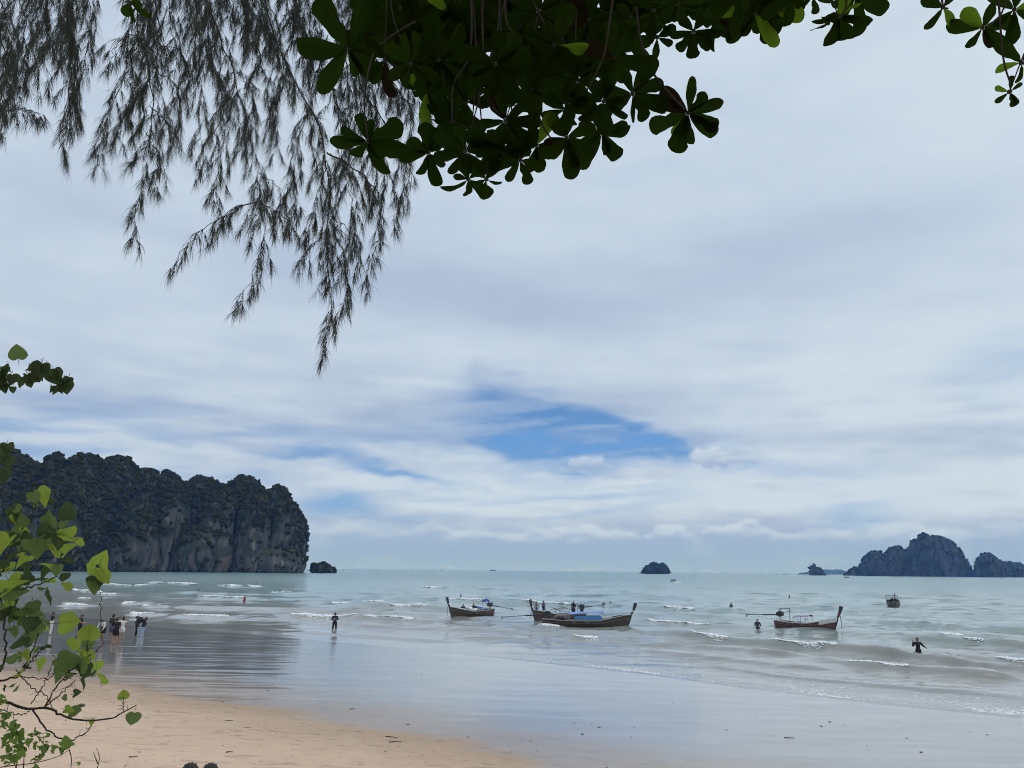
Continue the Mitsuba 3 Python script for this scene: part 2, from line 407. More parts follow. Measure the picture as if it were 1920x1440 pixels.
def sea_z(x, y):
    """Height of the water surface; the steep side of each swell faces the beach."""
    x, y = np.asarray(x, float), np.asarray(y, float)
    r = np.hypot(x, y)
    o = np.clip((y - shore_y(x)) * 0.77, 0, None)
    z = np.zeros_like(x)
    for cx, cy, amp, foam, w in SWELL:
        span = cx[-1] - cx[0]
        m = (x > cx[0] - 0.15 * span) & (x < cx[-1] + 0.15 * span)
        if not m.any():
            continue
        xm = x[m]
        edge = np.clip(np.minimum(xm - cx[0] + 0.15 * span, cx[-1] + 0.15 * span - xm) / (0.3 * span), 0, 1)
        wob = 0.5 * (meshkit.noise(np.stack([xm * 0.45, xm * 0 + cy[0], xm * 0], -1), 4) - 0.5)
        t = y[m] - np.interp(xm, cx, cy) - wob
        k = 0.8 + 0.012 * np.hypot(xm, y[m])
        prof = np.where(t < 0, np.exp(-(t / (0.55 * k)) ** 2), np.exp(-(t / (2.2 * k)) ** 2)) - 0.30 * np.exp(-((t + 2.6 * k) / (1.6 * k)) ** 2)
        lump = 0.75 + 0.5 * meshkit.noise(np.stack([xm * 0.3, xm * 0 + cy[0], xm * 0 + 3], -1), 9)
        z[m] += 1.05 * amp * prof * lump * edge * edge * (3 - 2 * edge)
    deep = ss(0.0, 16, o)
    p = np.stack([x, y, 0 * x], -1)
    chop = meshkit.fbm(p * [0.35, 0.9, 1], 3, 2) - 0.5
    chop2 = meshkit.fbm(p * [0.10, 0.22, 1] + 5, 3, 6) - 0.5
    far = ss(60, 400, r)
    rid = 1 - np.abs(2 * meshkit.noise(p * [0.085, 0.30, 1] + 31, 12) - 1)
    rid2 = 1 - np.abs(2 * meshkit.noise(p * [0.16, 0.62, 1] + 51, 14) - 1)
    z = z + deep * (0.145 * rid ** 3 * ss(1500, 300, r) * (0.25 + 0.75 * ss(12, 45, o)) + 0.07 * rid2 ** 3 * ss(500, 120, r))
    z = z + (0.02 + 0.17 * deep) * chop * (1 - 0.6 * ss(150, 900, r)) + 0.42 * deep * chop2 * (1 + 0.8 * far) * ss(6000, 1500, r)
    depth = 0.05 * np.minimum(o, 80)
    z = z * ss(-0.2, 3.0, o)
    lim = 0.03 + 0.55 * depth
    return np.where(z < 0, -lim * np.tanh(-z / lim), z)


rr = [13.0]
while rr[-1] < 34000:
    r = rr[-1]
    rr.append(r + min(max(0.055, r * r / (5 * 773) * 0.42), 0.2 * r))
rr = np.array(rr)
aa = np.radians(np.concatenate([np.linspace(-89, -42, 30)[:-1], np.linspace(-42, 42, 620), np.linspace(42, 89, 30)[1:]]))
R_, A_ = np.meshgrid(rr, aa, indexing='ij')
Xs, Ys = R_ * np.sin(A_), R_ * np.cos(A_)
Zs = sea_z(Xs, Ys)
sea_f = grid_faces(len(rr), len(aa))
keep = (Ys > shore_y(Xs) - 0.6).reshape(-1)
sea_f = sea_f[keep[sea_f].any(1)]
used = np.unique(sea_f)
re = np.full(Xs.size, -1)
re[used] = np.arange(len(used))
sea_v = np.stack([Xs, Ys, Zs], -1).reshape(-1, 3)[used]
o_ = (sea_v[:, 1] - shore_y(sea_v[:, 0])) * 0.77
sea_v[:, 2] += np.where(o_ < 1.5, 0.012 * ss(-0.6, 0.3, o_), 0.012)


def sea_color(p, n, uv):
    o = (p.y - shore_y(p.x, dr.maximum)) * 0.77
    m = 24.0 * (fbm(p.x * 0.02, p.y * 0.05, 3, 3) - 0.5)
    near_c = mix((0.160, 0.160, 0.142), (0.215, 0.212, 0.190), fbm(p.x * 0.2, p.y * 0.5, 1, 3))
    c = mix(near_c, (0.140, 0.205, 0.200), smoothstep(14, 60, o + m))
    c = mix(c, (0.100, 0.190, 0.205), smoothstep(90, 420, o + 3 * m))
    # lacy foam left lying on the shallows
    lace = dr.abs(noise(p.x * 1.6, p.y * 2.3, 2) - 0.5) + 0.6 * dr.abs(noise(p.x * 4.1, p.y * 6.0, 5) - 0.5)
    patch = smoothstep(0.52, 0.72, fbm(p.x * 0.09 + 3, p.y * 0.22, 7, 3) + 0.02 * (p.x - 8))
    zone = smoothstep(12.0, 2.0, o) * patch
    foam = smoothstep(0.085, 0.03, lace) * zone * 0.9
    edge = smoothstep(0.55, 0.15, dr.abs(o - 0.35 - 0.5 * (noise(p.x * 0.9, 1, 2) - 0.5))) * smoothstep(0.45, 0.6, noise(p.x * 5.0, p.y * 7.0, 8)) * (0.35 + 0.65 * smoothstep(0.3, 0.55, noise(p.x * 0.25, 3, 3)))
    return mix(c, (0.62, 0.64, 0.64), dr.clip(foam + 0.5 * edge * smoothstep(0.0, 9.0, p.x), 0, 1))


def sea_rough(p, n, uv):
    r = dr.sqrt(p.x * p.x + p.y * p.y)
    o = (p.y - shore_y(p.x, dr.maximum)) * 0.77
    return 0.08 + 0.05 * smoothstep(0, 25, o) + 0.12 * smoothstep(80, 500, r)


def sea_bump(p, n, uv):
    o = (p.y - shore_y(p.x, dr.maximum)) * 0.77
    return smoothstep(-0.5, 12, o) * smoothstep(500, 40, p.y) * (0.016 * noise(p.x * 0.7, p.y * 1.7, 1) + 0.005 * noise(p.x * 1.9, p.y * 4.2, 4)) + 0.003 * noise(p.x * 1.2, p.y * 4.6, 6)


scene['sea_water'] = {'type': 'twosided', 'bsdf': {'type': 'bumpmap', 'nested': proc(sea_bump, 0.05), 'scale': 1.0,
                      'bsdf': {'type': 'principled', 'base_color': proc(sea_color), 'roughness': proc(sea_rough), 'eta': 1.6}}}
put('sea', mikit.ply((sea_v, re[sea_f]), 'sea_water', smooth=True))
tag('sea', 'shallow silty sea with low swells turning teal towards the horizon', kind='structure')

# foam: small lumps of froth along the breaking stretches, spilling down the steep side
mat('froth', (0.85, 0.87, 0.88), 0.8)
lump = trimesh.creation.icosphere(subdivisions=0)
fm = MB()
for cx, cy, amp, foam, w in SWELL:
    seg = np.concatenate([[0], np.cumsum(np.hypot(*np.diff(w, axis=0).T))])
    for a, b in foam:
        length = (b - a) * seg[-1]
        dist = np.hypot(*w.mean(0))
        n = int(np.clip(length * 90, 40, 900))
        u = (a + (b - a) * rng.random(n)) * seg[-1]
        x = np.interp(u, seg, w[:, 0]); yc = np.interp(x, cx, cy)
        yc = yc + 0.5 * (meshkit.noise(np.stack([x * 0.45, x * 0 + cy[0], x * 0], -1), 4) - 0.5)
        k = 0.8 + 0.012 * dist
        e = np.sin(np.pi * np.clip((u / seg[-1] - a) / (b - a), 0, 1)) ** 0.5
        rag = meshkit.fbm(np.stack([x * 1.3, x * 0, x * 0 + a * 9], -1), 3, 3)
        spill = np.clip(rag * 2.4 - 0.6, 0.10, 1.5) * 0.80 * k * e
        q = rng.random(n) ** 2.0
        y = yc + 0.22 * k * (rng.random(n) - 0.3) - spill * q
        s = rng.uniform(0.035, 0.085, n) * (0.75 + dist / 260) * (0.5 + 0.7 * rag) * (1.15 - 0.6 * q)
        z = sea_z(x, y) + 0.012 + 0.2 * s
        for i in range(n):
            R = rotz(rng.random() * 6.28)
            fm.add(lump.vertices * (s[i] * rng.uniform(1.0, 2.6), s[i] * rng.uniform(.7, 1.3), s[i] * rng.uniform(0.5, 0.9)) @ R.T + (x[i], y[i], z[i]), lump.faces)
for i in range(3200):                                                # the lace left by the last run of water up the sand
    x = rng.uniform(0, 25)
    if meshkit.noise(np.array([x * 0.6, 2.0, 1.0]), 5) < rng.uniform(0.35, 0.85) or x < rng.uniform(0, 14):
        continue
    y = float(shore_y(x)) + 0.25 + rng.exponential(0.35 if x < 8 else 0.9) + 0.35 * (meshkit.noise(np.array([x * 0.9, 1.0, 0.0]), 2) - 0.5)
    s_ = rng.uniform(0.014, 0.04)
    fm.add(lump.vertices * (s_ * rng.uniform(1, 3.5), s_ * 1.2, s_ * .6) @ rotz(rng.normal(-.6, .5)).T + (x, y, float(sea_z(np.array([x]), np.array([y]))[0]) + 0.018), lump.faces)
put('sea_foam', fm.shape('froth', smooth=True))
tag('sea_foam', 'white broken foam along the crests of the small waves', kind='stuff')

# ---------------------------------------------------------------- headland, islets and islands
def rock_color(p, n, uv):
    streak = fbm(p.x * 0.22, p.y * 0.22, p.z * 0.016, 4)
    fine = fbm(p.x * 0.5, p.y * 0.5, p.z * 0.07, 4)
    pale = smoothstep(0.54, 0.68, streak) * smoothstep(0.3, 0.6, fine)
    rust = smoothstep(0.60, 0.74, fbm(p.x * 0.09 + 7, p.y * 0.09, p.z * 0.015, 4)) * smoothstep(70, 10, p.z)
    c = mix((0.030, 0.030, 0.029), (0.125, 0.118, 0.108), fine)
    c = c * (1 - 0.75 * smoothstep(0.55, 0.72, fbm(p.x * 0.30 + 9, p.y * 0.30, p.z * 0.02, 3)))
    c = mix(c, (0.24, 0.215, 0.185), pale * 0.75)
    c = mix(c, (0.22, 0.15, 0.10), rust * 0.45)
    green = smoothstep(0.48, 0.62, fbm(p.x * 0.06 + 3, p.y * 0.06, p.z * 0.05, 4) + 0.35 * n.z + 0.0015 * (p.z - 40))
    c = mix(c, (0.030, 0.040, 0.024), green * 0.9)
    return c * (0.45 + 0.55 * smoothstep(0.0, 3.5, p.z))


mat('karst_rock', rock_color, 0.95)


def isle_color(p, n, uv):
    g = fbm(p.x * 0.03, p.y * 0.03, p.z * 0.006, 4)
    return mix((0.013, 0.016, 0.013), (0.040, 0.038, 0.036), smoothstep(0.5, 0.72, g) * smoothstep(0.75, 0.25, n.z))


mat('isle_rock', isle_color, 0.95)
scene['forest_leaf'] = {'type': 'twosided', 'bsdf': {'type': 'diffuse', 'reflectance': {'type': 'mesh_attribute', 'name': 'vertex_color'}}}

blob_set = []
for k in range(14):
    m = trimesh.creation.icosphere(subdivisions=0)
    v = m.vertices * rng.uniform(0.65, 1.35, (len(m.vertices), 1)) + rng.normal(0, .12, (len(m.vertices), 3))
    blob_set.append((v * [1, 1, 0.85], np.array(m.faces)))


def tower(cx, cy, rx, ry, h, seed, p=4.0, lean=0.0, nth=90, nz=44):
    """A limestone tower: near-vertical fluted walls under a rounded top."""
    th = np.linspace(0, 2 * np.pi, nth, endpoint=False)
    t = np.concatenate([np.linspace(-0.06, 0.6, nz // 2, endpoint=False), 1 - (1 - np.linspace(0, 1, nz - nz // 2)) ** 1.7 * 0.4])
    TH, TT = np.meshgrid(th, t)
    rho = (1 - np.clip(TT, 0, 1) ** p) ** (1 / 2.1)
    z = TT * h
    c, s = np.cos(TH), np.sin(TH)
    q = np.stack([c * rx / 9, s * ry / 9, z / 70], -1)
    flute = meshkit.fbm(q + seed * 13, 4, seed) - 0.5
    big = meshkit.fbm(np.stack([c * rx / 30, s * ry / 30, z / 45], -1) + seed * 5, 3, seed + 1) - 0.5
    rad = rho * (1 + 0.30 * big) + flute * 0.24 * np.minimum(1, rho * 2) - 0.07 * np.exp(-(z / 5) ** 2) + 0.05 * np.exp(-((TT - .35) / .2) ** 2)
    rad = np.maximum(rad, 0)
    zz = z * (1 + 0.10 * big * (TT > 0)) + 4 * flute * ss(0.5, 1, TT)
    v = np.stack([cx + c * rx * rad + lean * zz, cy + s * ry * rad, zz], -1)
    f = grid_faces(len(t), nth + 1)
    f = (f // (nth + 1)) * nth + (f % (nth + 1)) % nth
    return v.reshape(-1, 3), f


def scatter_forest(mb, v, f, per_m2, rmin, rmax, rock, camera_side=True, dark=1.0):
    m = trimesh.Trimesh(v, np.vstack([f[:, [0, 1, 2]], f[:, [0, 2, 3]]]), process=False)
    pts, fi = trimesh.sample.sample_surface(m, int(m.area * per_m2), seed=int(abs(v[0, 0])) % 9999)
    nrm = m.face_normals[fi]
    keep = rng.random(len(pts)) < rock(pts, nrm)
    if camera_side:
        keep &= (nrm @ np.array([0, -1, 0]) > -0.35) | (nrm[:, 2] > 0.4)
    keep &= pts[:, 2] > 1.5
    for p, nn in zip(pts[keep], nrm[keep]):
        bv, bf = blob_set[rng.integers(len(blob_set))]
        r = rmin + (rmax - rmin) * rng.random() ** 1.6 * (1.5 if rng.random() < 0.12 else 1)
        g = rng.uniform(0.65, 1.15)
        col = dark * g * np.array([0.031 + 0.012 * rng.random(), 0.038, 0.015])
        mb.add(bv @ rotz(rng.random() * 6.28).T * r + p + nn * r * 0.25 + [0, 0, 0.2 * r], bf, col)


hl, forest = MB(), MB()
# left and right edge, top (photograph), distance: the towers of the headland from left to right
TOWERS = [(-420, -120, 790, 700), (-230, 34, 822, 715), (-40, 62, 856, 732), (20, 70, 872, 745), (56, 96, 847, 758), (90, 190, 850, 770), (150, 246, 853, 788), (60, 180, 880, 735), (236, 290, 875, 815), (270, 330, 882, 832),
          (296, 340, 900, 815), (328, 404, 891, 860), (368, 440, 912, 845), (404, 490, 890, 880), (440, 502, 926, 862), (484, 540, 909, 905), (500, 556, 936, 890), (515, 569, 956, 905), (200, 300, 935, 780),
          (80, 134, 864, 778), (212, 266, 876, 812), (272, 314, 890, 835), (312, 356, 899, 850), (386, 428, 904, 872), (470, 506, 918, 895), (28, 66, 866, 750),
          (10, 120, 912, 705), (330, 430, 985, 820), (470, 566, 1020, 872), (-200, 20, 900, 660)]


def bare(pts, nrm):
    n1 = meshkit.fbm(pts / [26, 26, 40] + 3, 3, 17)
    px = 960 + F * pts[:, 0] / pts[:, 1]
    low = ss(62, 18, pts[:, 2]) * ss(250, 330, px + 60 * (n1 - 0.5)) * (0.75 + .25 * ss(570, 540, px))
    face = ss(0.42, 0.60, n1) * ss(80, 50, pts[:, 2])
    slot = ss(0.50, 0.62, meshkit.fbm(pts / [9, 9, 60] + 8, 3, 29)) * ss(95, 60, pts[:, 2])
    green = 1.05 - 0.92 * low * ss(0.34, 0.46, n1 + 0.1) - 0.65 * face * (nrm[:, 2] < 0.4) - 0.6 * slot * (nrm[:, 2] < 0.4)
    return np.clip(green, 0.04, 1)


for i, (xl, xr, top, dist) in enumerate(TOWERS):
    dist += 0.5 * (xr - xl) / F * dist * 0.9
    a, b, c = at_y(xl, 1060, dist), at_y(xr, 1060, dist), at_y((xl + xr) / 2, top, dist)
    rx = (b[0] - a[0]) / 2
    v, f = tower((a[0] + b[0]) / 2, dist, rx * 1.0, rx * 1.15 + 12, c[2], i + 1, p=rng.uniform(3.6, 6.0), nth=int(np.clip(rx * 3, 60, 150)))
    for _ in range(3):                                               # as tall as in the photograph, noise and treetops included
        rel = v - EYE
        py = 720 - F * (rel @ UP) / (rel @ FWD)
        j = np.argmin(py)
        px = 960 + F * (rel[j] @ RIGHT) / (rel[j] @ FWD)
        v[:, 2] *= at_y(px, top + 4, v[j, 1])[2] / v[j, 2]
    hl.add(v, f)
    scatter_forest(forest, v, f, 0.115, 1.1, 3.4, bare)
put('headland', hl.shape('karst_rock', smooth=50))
tag('headland', 'tall dark limestone headland with steep rounded towers rising from the sea', kind='structure')
put('headland_forest', forest.shape('forest_leaf'))
tag('headland_forest', 'dense dark forest clinging to the limestone headland', kind='stuff')


def ridge_island(profile, dist, depth, seed, rough=0.03, nx=200, nd=46, steep=3.0):
    """An island whose skyline is the given line in the photograph; its flanks fall steeply to the sea on both sides."""
    px, py = np.array(profile, float).T
    u = np.linspace(px[0], px[-1], nx)
    top = np.interp(u, px, py)
    base = at_y(u[0], 1075, dist)
    pts = np.array([at_y(a, b, dist) for a, b in zip(u, top)])
    x, zt = pts[:, 0], np.maximum(pts[:, 2], 0)
    s = np.linspace(-1, 1, nd)
    S, XX = np.meshgrid(s, x, indexing='ij')
    prof = (1 - np.abs(S) ** steep) ** 0.75
    Z = prof * zt[None, :]
    hmax = zt.max()
    q = np.stack([XX / hmax * 5, S * depth / hmax * 3, Z / hmax * 2.5], -1) + seed * 3
    n = meshkit.fbm(q, 4, seed) - 0.5
    flute = meshkit.fbm(q * [3.0, 1.2, 0.5], 3, seed + 4) - 0.5
    Yv = dist + S * depth * (0.55 + 0.45 * (zt / hmax)[None, :]) + (n * 0.45 + flute * 0.32) * depth * 0.5
    XX = XX * (Yv / dist)
    Z = Z * (Yv / dist) + rough * hmax * n * prof * (np.abs(S) > 0.08) - 1.0
    return np.stack([XX, Yv, Z], -1).reshape(-1, 3), grid_faces(nd, nx)


def all_green(pts, nrm):
    return np.clip(0.25 + 0.9 * nrm[:, 2] + 0.5 * (meshkit.fbm(pts / 60, 3, 2) - 0.45), 0.1, 1)


ISLES = [
    ('islet', 'small dark rocky islet just off the tip of the limestone headland', [(583, 1074), (585, 1060), (588, 1056), (593, 1057), (600, 1055), (608, 1056), (618, 1060), (627, 1066), (631, 1072), (632, 1074)], 930, 12, .16, 1.0, 2.4, 1.0),
    ('islet', 'lone bushy round islet on the horizon right of the picture centre', [(1203, 1074), (1205, 1070), (1207, 1065), (1212, 1061), (1217, 1059), (1221, 1056), (1228, 1055), (1233, 1058), (1237, 1059), (1242, 1056), (1247, 1059), (1251, 1064), (1254, 1068), (1255, 1074)], 2300, 26, .06, 1.5, 3.6, 1.1),
    ('islet', 'small pointed rock islet left of the large island on the right', [(1517, 1079), (1518, 1062), (1524, 1058), (1527, 1058), (1533, 1064), (1540, 1068), (1546, 1074), (1552, 1079)], 2600, 30, .006, 2.5, 5, 1.0),
    ('island', 'large blue-grey limestone island with a high blunt peak on the right horizon',
     [(1578, 1082), (1590, 1072), (1602, 1064), (1613, 1060), (1617, 1046), (1632, 1035), (1645, 1033), (1655, 1038), (1662, 1036), (1668, 1028), (1684, 1024), (1696, 1029), (1703, 1028), (1706, 1014), (1718, 1012), (1721, 1002), (1730, 1000), (1742, 1004), (1757, 1005),
      (1768, 1008), (1782, 1013), (1793, 1023), (1803, 1035), (1811, 1048), (1816, 1055), (1820, 1066), (1828, 1076), (1831, 1082)], 2700, 170, .005, 2.5, 5, .9),
    ('island', 'steep dome-shaped island just right of the large peaked island', [(1823, 1082), (1826, 1062), (1830, 1050), (1840, 1040), (1848, 1036), (1856, 1037), (1866, 1044), (1876, 1052), (1881, 1064), (1886, 1082)], 2600, 90, .004, 2.5, 5, .9),
    ('island', 'low pale-cliffed island at the right edge of the picture', [(1874, 1082), (1880, 1056), (1886, 1053), (1896, 1055), (1910, 1055), (1920, 1060), (1932, 1064), (1950, 1060), (1975, 1070), (1990, 1082)], 2900, 110, .004, 2.5, 5, .9),
]
for k, (name, label, prof, dist, depth, dens, r0, r1, dark) in enumerate(ISLES):
    key = thing(name, label, kind='structure')
    v, f = ridge_island(prof, dist, depth, 20 + k)
    scene[key + '__rock'] = mikit.ply((v, f), 'isle_rock' if dist > 1500 else 'karst_rock', smooth=45)
    g = MB()
    scatter_forest(g, v, f, dens, r0, r1, all_green, dark=dark * (0.6 if dist > 1500 else 1))
    scene[key + '__forest'] = g.shape('forest_leaf')
    labels[key + '__forest'] = {'kind': 'stuff'}
mat('far_woods', (0.035, 0.050, 0.035), 0.95)
for prof, dist, lab in (([(1490, 1078), (1500, 1074), (1515, 1072), (1530, 1072), (1545, 1074), (1560, 1078)], 5200, 'low blue strip of land behind the small pointed islet'),
                        ([(1520, 1079), (1536, 1069), (1548, 1067), (1560, 1068), (1572, 1067), (1585, 1070), (1605, 1079)], 8000, 'pale distant hills between the pointed islet and the large island'),
                        ([(1462, 1077.6), (1468, 1075.3), (1478, 1075.4), (1486, 1077.6)], 6500, 'thin far sandbar of land left of the pointed islet')):
    v, f = ridge_island(prof, dist, 300, 50)
    k = put('hills', mikit.ply((v, f), 'far_woods', smooth=True))
    tag(k, lab, kind='structure')
mat('pale_sand', (0.62, 0.58, 0.50), 0.9)
v, f = ridge_island([(1572, 1082), (1580, 1080.4), (1610, 1080.0), (1650, 1080.0), (1690, 1080.8), (1712, 1082)], 2500, 30, 61, nd=12, steep=2)
put('sandbank', mikit.ply((v, f), 'pale_sand', smooth=True))
tag('sandbank', 'thin pale beach at the foot of the large peaked island', kind='structure')
# ---------------------------------------------------------------- leaves and bark
def leaf_mat(key, top, trans, vein, rough=0.45, eta=1.45):
    def col(p, n, uv):
        u, v = uv.x, dr.abs(uv.y - 0.5)
        mid = smoothstep(0.030, 0.008, v)
        side = dr.abs(dr.fma(u - v * 0.55, 9.0, -dr.floor((u - v * 0.55) * 9.0)) - 0.5)
        side = smoothstep(0.09, 0.02, side) * 0.55
        m = dr.maximum(mid, side)
        g = fbm(p.x * 9, p.y * 9, p.z * 9, 2)
        return mix(mix(top, [c * 1.5 for c in top], g), vein, m * 0.6)
    scene[key] = {'type': 'principledthin', 'base_color': proc(col), 'roughness': rough, 'spec_trans': 0.0, 'diff_trans': trans, 'eta': eta}
    return key


leaf_mat('almond_leaf', (0.018, 0.034, 0.0036), 1.7, (0.008, 0.015, 0.0018), 0.5, 1.2)
leaf_mat('almond_leaf_young', (0.12, 0.20, 0.014), 1.75, (0.05, 0.09, 0.008), 0.5, 1.2)
leaf_mat('almond_leaf_brown', (0.020, 0.014, 0.007), 1.2, (0.035, 0.025, 0.01), 0.5, 1.2)
leaf_mat('hibiscus_leaf', (0.125, 0.185, 0.060), 0.85, (0.18, 0.23, 0.13), 0.36, 1.8)
leaf_mat('hibiscus_leaf_young', (0.27, 0.36, 0.06), 1.1, (0.11, 0.16, 0.035), 0.4, 1.6)
leaf_mat('hibiscus_leaf_old', (0.055, 0.085, 0.034), 0.7, (0.15, 0.19, 0.11), 0.34, 1.8)
leaf_mat('hibiscus_leaf_yellow', (0.34, 0.27, 0.03), 0.9, (0.30, 0.20, 0.03), 0.45)
leaf_mat('vine_leaf', (0.15, 0.23, 0.055), 0.9, (0.16, 0.24, 0.08), 0.45)


def bark_color(p, n, uv):
    g = fbm(p.x * 40, p.y * 40, p.z * 12, 3)
    return mix((0.018, 0.015, 0.012), (0.055, 0.045, 0.036), g)


mat('bark', bark_color, 0.9)
mat('needle', (0.062, 0.076, 0.060), 0.7)


def leaf_mesh(width, tip, fold, bend, n=9, heart=False, wav=0.0, seed=0, bite=0.0):
    """A leaf along +x, one long, with a folded midrib, bent down towards its tip. tip: how blunt (higher is blunter); heart: with lobes behind the stalk."""
    r = np.random.default_rng(seed + 100)
    if heart:
        k = np.linspace(0, 1, 8)
        ox = np.interp(np.linspace(0, 1, n), k, [0.0, -0.13, -0.15, 0.0, 0.25, 0.55, 0.82, 1.0])
        oy = np.interp(np.linspace(0, 1, n), k, [0.0, 0.14, 0.34, 0.50, 0.54, 0.40, 0.17, 0.0]) * width / 0.54
        mx = np.linspace(0, 1, n) ** 1.4
    else:
        mx = ox = np.sin(np.linspace(0, np.pi / 2, n))
        oy = width * 1.08 * (0.12 + 0.88 * mx ** 0.7) * np.sqrt(np.maximum(1 - mx ** tip, 0))
    edge = {sg: 1 + 0.16 * (r.random(n) - 0.5) for sg in (-1, 1)}
    if bite:
        edge[r.choice([-1, 1])] *= 1 - bite * np.exp(-((mx - r.uniform(.45, .8)) / 0.10) ** 2)
    V, UV = [], []
    for i in range(n):
        for m in (-1, -0.55, 0, 0.55, 1.0):
            a = abs(m)
            x = mx[i] + (ox[i] - mx[i]) * a
            y = oy[i] * m * (edge[int(np.sign(m))][i] if a == 1 else 1)
            z = a ** 1.3 * fold * oy[i] - bend * x * abs(x) + wav * oy[i] * a * math.sin(9 * x + 2 * m + seed)
            V.append((x, y, z))
            UV.append((x, 0.5 + 0.5 * m))
    return np.array(V), grid_faces(n, 5), np.array(UV)


def leaf_shape(bsdf, *a, **k):
    v, f, uv = leaf_mesh(*a, **k)
    return mikit.ply((v, f), bsdf, smooth=True, uv=uv)


ALMOND = [(0.29, 5, .12, .10), (0.33, 7, .25, .22), (0.27, 4, -.1, .05), (0.31, 6, .45, .34), (0.35, 6, .3, -.12), (0.25, 5, .6, .40), (0.32, 8, .05, .25), (0.30, 6, .2, .15)]
almond_set = [leaf_shape('almond_leaf', *a, wav=.14, seed=i, n=10, bite=(0, .5, 0, 0, .4, 0, .7, 0)[i]) for i, a in enumerate(ALMOND)]
almond_young = [leaf_shape('almond_leaf_young', *a, wav=.12, seed=i + 20, n=10) for i, a in enumerate(ALMOND)]
almond_brown = leaf_shape('almond_leaf_brown', .28, 5, .3, .2, wav=.15, seed=7)
almond_raw = [leaf_mesh(*a, wav=.12, seed=i, n=6) for i, a in enumerate(ALMOND)]


def depth_point(px, py, d):
    """The point seen at this place of the photograph, d metres in front of the lens."""
    return EYE + ray(px, py) * d


# ---------------------------------------------------------------- the sea almond tree overhead
tree = thing('sea_almond_tree', 'dark broad-leaved sea almond branches hanging across the top of the picture', 'tree')
rosettes = []                                                        # place in the photograph, size in its pixels, leaves, depth
HAND = [(652, 90, 74, 5), (704, 58, 66, 4), (722, 112, 56, 3), (690, 265, 60, 8), (803, 286, 54, 6), (878, 336, 42, 4), (912, 336, 36, 3), (975, 300, 42, 4), (1006, 272, 54, 6), (1062, 258, 58, 6),
        (1128, 250, 58, 7), (1186, 176, 56, 6), (1150, 108, 56, 5), (1290, 212, 60, 9), (1300, 58, 50, 5), (1346, 34, 56, 6), (1416, 26, 60, 5), (1444, 14, 52, 5), (1572, 30, 56, 8), (1604, -8, 58, 5),
        (1524, -6, 36, 3), (1842, 52, 54, 5), (1902, 18, 54, 4), (1915, 118, 42, 3), (1893, 172, 26, 4), (1768, 14, 42, 2), (822, 112, 66, 7), (800, 172, 58, 6), (852, 226, 66, 6), (880, 60, 66, 6),
        (930, 120, 66, 7), (948, 226, 60, 6), (1000, 168, 62, 6), (1040, 84, 60, 6), (1084, 150, 60, 6), (1104, 36, 58, 5), (1010, 20, 58, 5), (905, 10, 60, 5), (842, 24, 60, 6), (780, 66, 56, 5),
        (752, 16, 60, 5), (1182, 30, 50, 4), (1232, 70, 36, 3), (872, 284, 54, 6), (932, 276, 54, 6), (1226, 20, 56, 4), (1270, 6, 56, 5), (1385, -6, 58, 5), (1480, -8, 50, 4), (700, 10, 60, 5),
        (245, 6, 44, 4), (1132, 190, 50, 5), (1060, 205, 50, 5), (770, 120, 50, 5)]
for px, py, r, n in HAND:
    rosettes.append((px, py, r, n + 2, rng.uniform(3.7, 4.3) if px > 300 else 4.4, True))
for i in range(62):                                                  # the thick middle of the crown, deeper in
    px = rng.uniform(740, 1190)
    lo = np.interp(px, [740, 790, 840, 900, 1000, 1100, 1190], [20, 110, 200, 210, 170, 150, 80])
    rosettes.append((px, rng.uniform(-40, lo), rng.uniform(48, 64), 7, rng.uniform(4.5, 5.4), False))
for i in range(30):
    rosettes.append((rng.uniform(1180, 1500), rng.uniform(-60, 5), 58, 6, rng.uniform(4.3, 5.2), False))
twigs, hidden = MB(), MB()
nleaf = 0
HUB = depth_point(1010, -420, 4.9)
for px, py, rpx, n, d, shown in rosettes:
    c = depth_point(px, py, d)
    L = rpx * d / F * 1.06
    view = (EYE - c) / np.linalg.norm(EYE - c)
    axis = view * rng.uniform(0.5, 1.0) + np.array([0, 0, -0.25]) + rng.normal(0, 0.28, 3)
    axis /= np.linalg.norm(axis)
    B = frame(axis)                                                  # columns: axis, and two across it
    # the twig that carries the rosette rises to the limb above the picture
    top = depth_point(px + rng.normal(0, 40) + (1010 - px) * 0.12, -150 - rng.uniform(0, 120), d + rng.uniform(0.1, 0.5))
    if px > 1250:
        top = depth_point(px + rng.normal(40, 50), -160, d + .3)
    midp = 0.5 * (c + top) + rng.normal(0, 0.05, 3) + [0, 0, -.03]
    if not shown or rng.random() < 0.68:
        pass
    else:
        twigs.tube(curve([c, midp, top], 10), np.linspace(0.003, 0.006, 10), 5)
    twigs.ball(c, (.012, .012, .012), 1)
    ph = rng.random() * 6.28
    for k in range(n):
        a = ph + 6.283 * k / n + rng.normal(0, 0.18)
        if rpx < 40 and not shown:
            break
        out = B[:, 1] * math.cos(a) + B[:, 2] * math.sin(a)
        dirn = out + axis * rng.uniform(-0.35, 0.35) + np.array([0, 0, -0.16])
        R = frame(dirn, axis + rng.normal(0, 0.30, 3))
        s = L * rng.uniform(0.60, 1.22)
        q = c + R[:, 0] * 0.012
        if shown and nleaf < 296:
            q_ = rng.random()
            base = almond_brown if q_ < 0.025 else (almond_young[rng.integers(4)] if q_ > (0.97 if px < 1200 else .78) else almond_set[rng.integers(8)])
            put('leaf', {**base, 'to_world': to_world(R, q, s)}, tree)
            nleaf += 1
        else:
            v, f, uv = almond_raw[rng.integers(4)]
            hidden.add(v @ R.T * s + q, f)
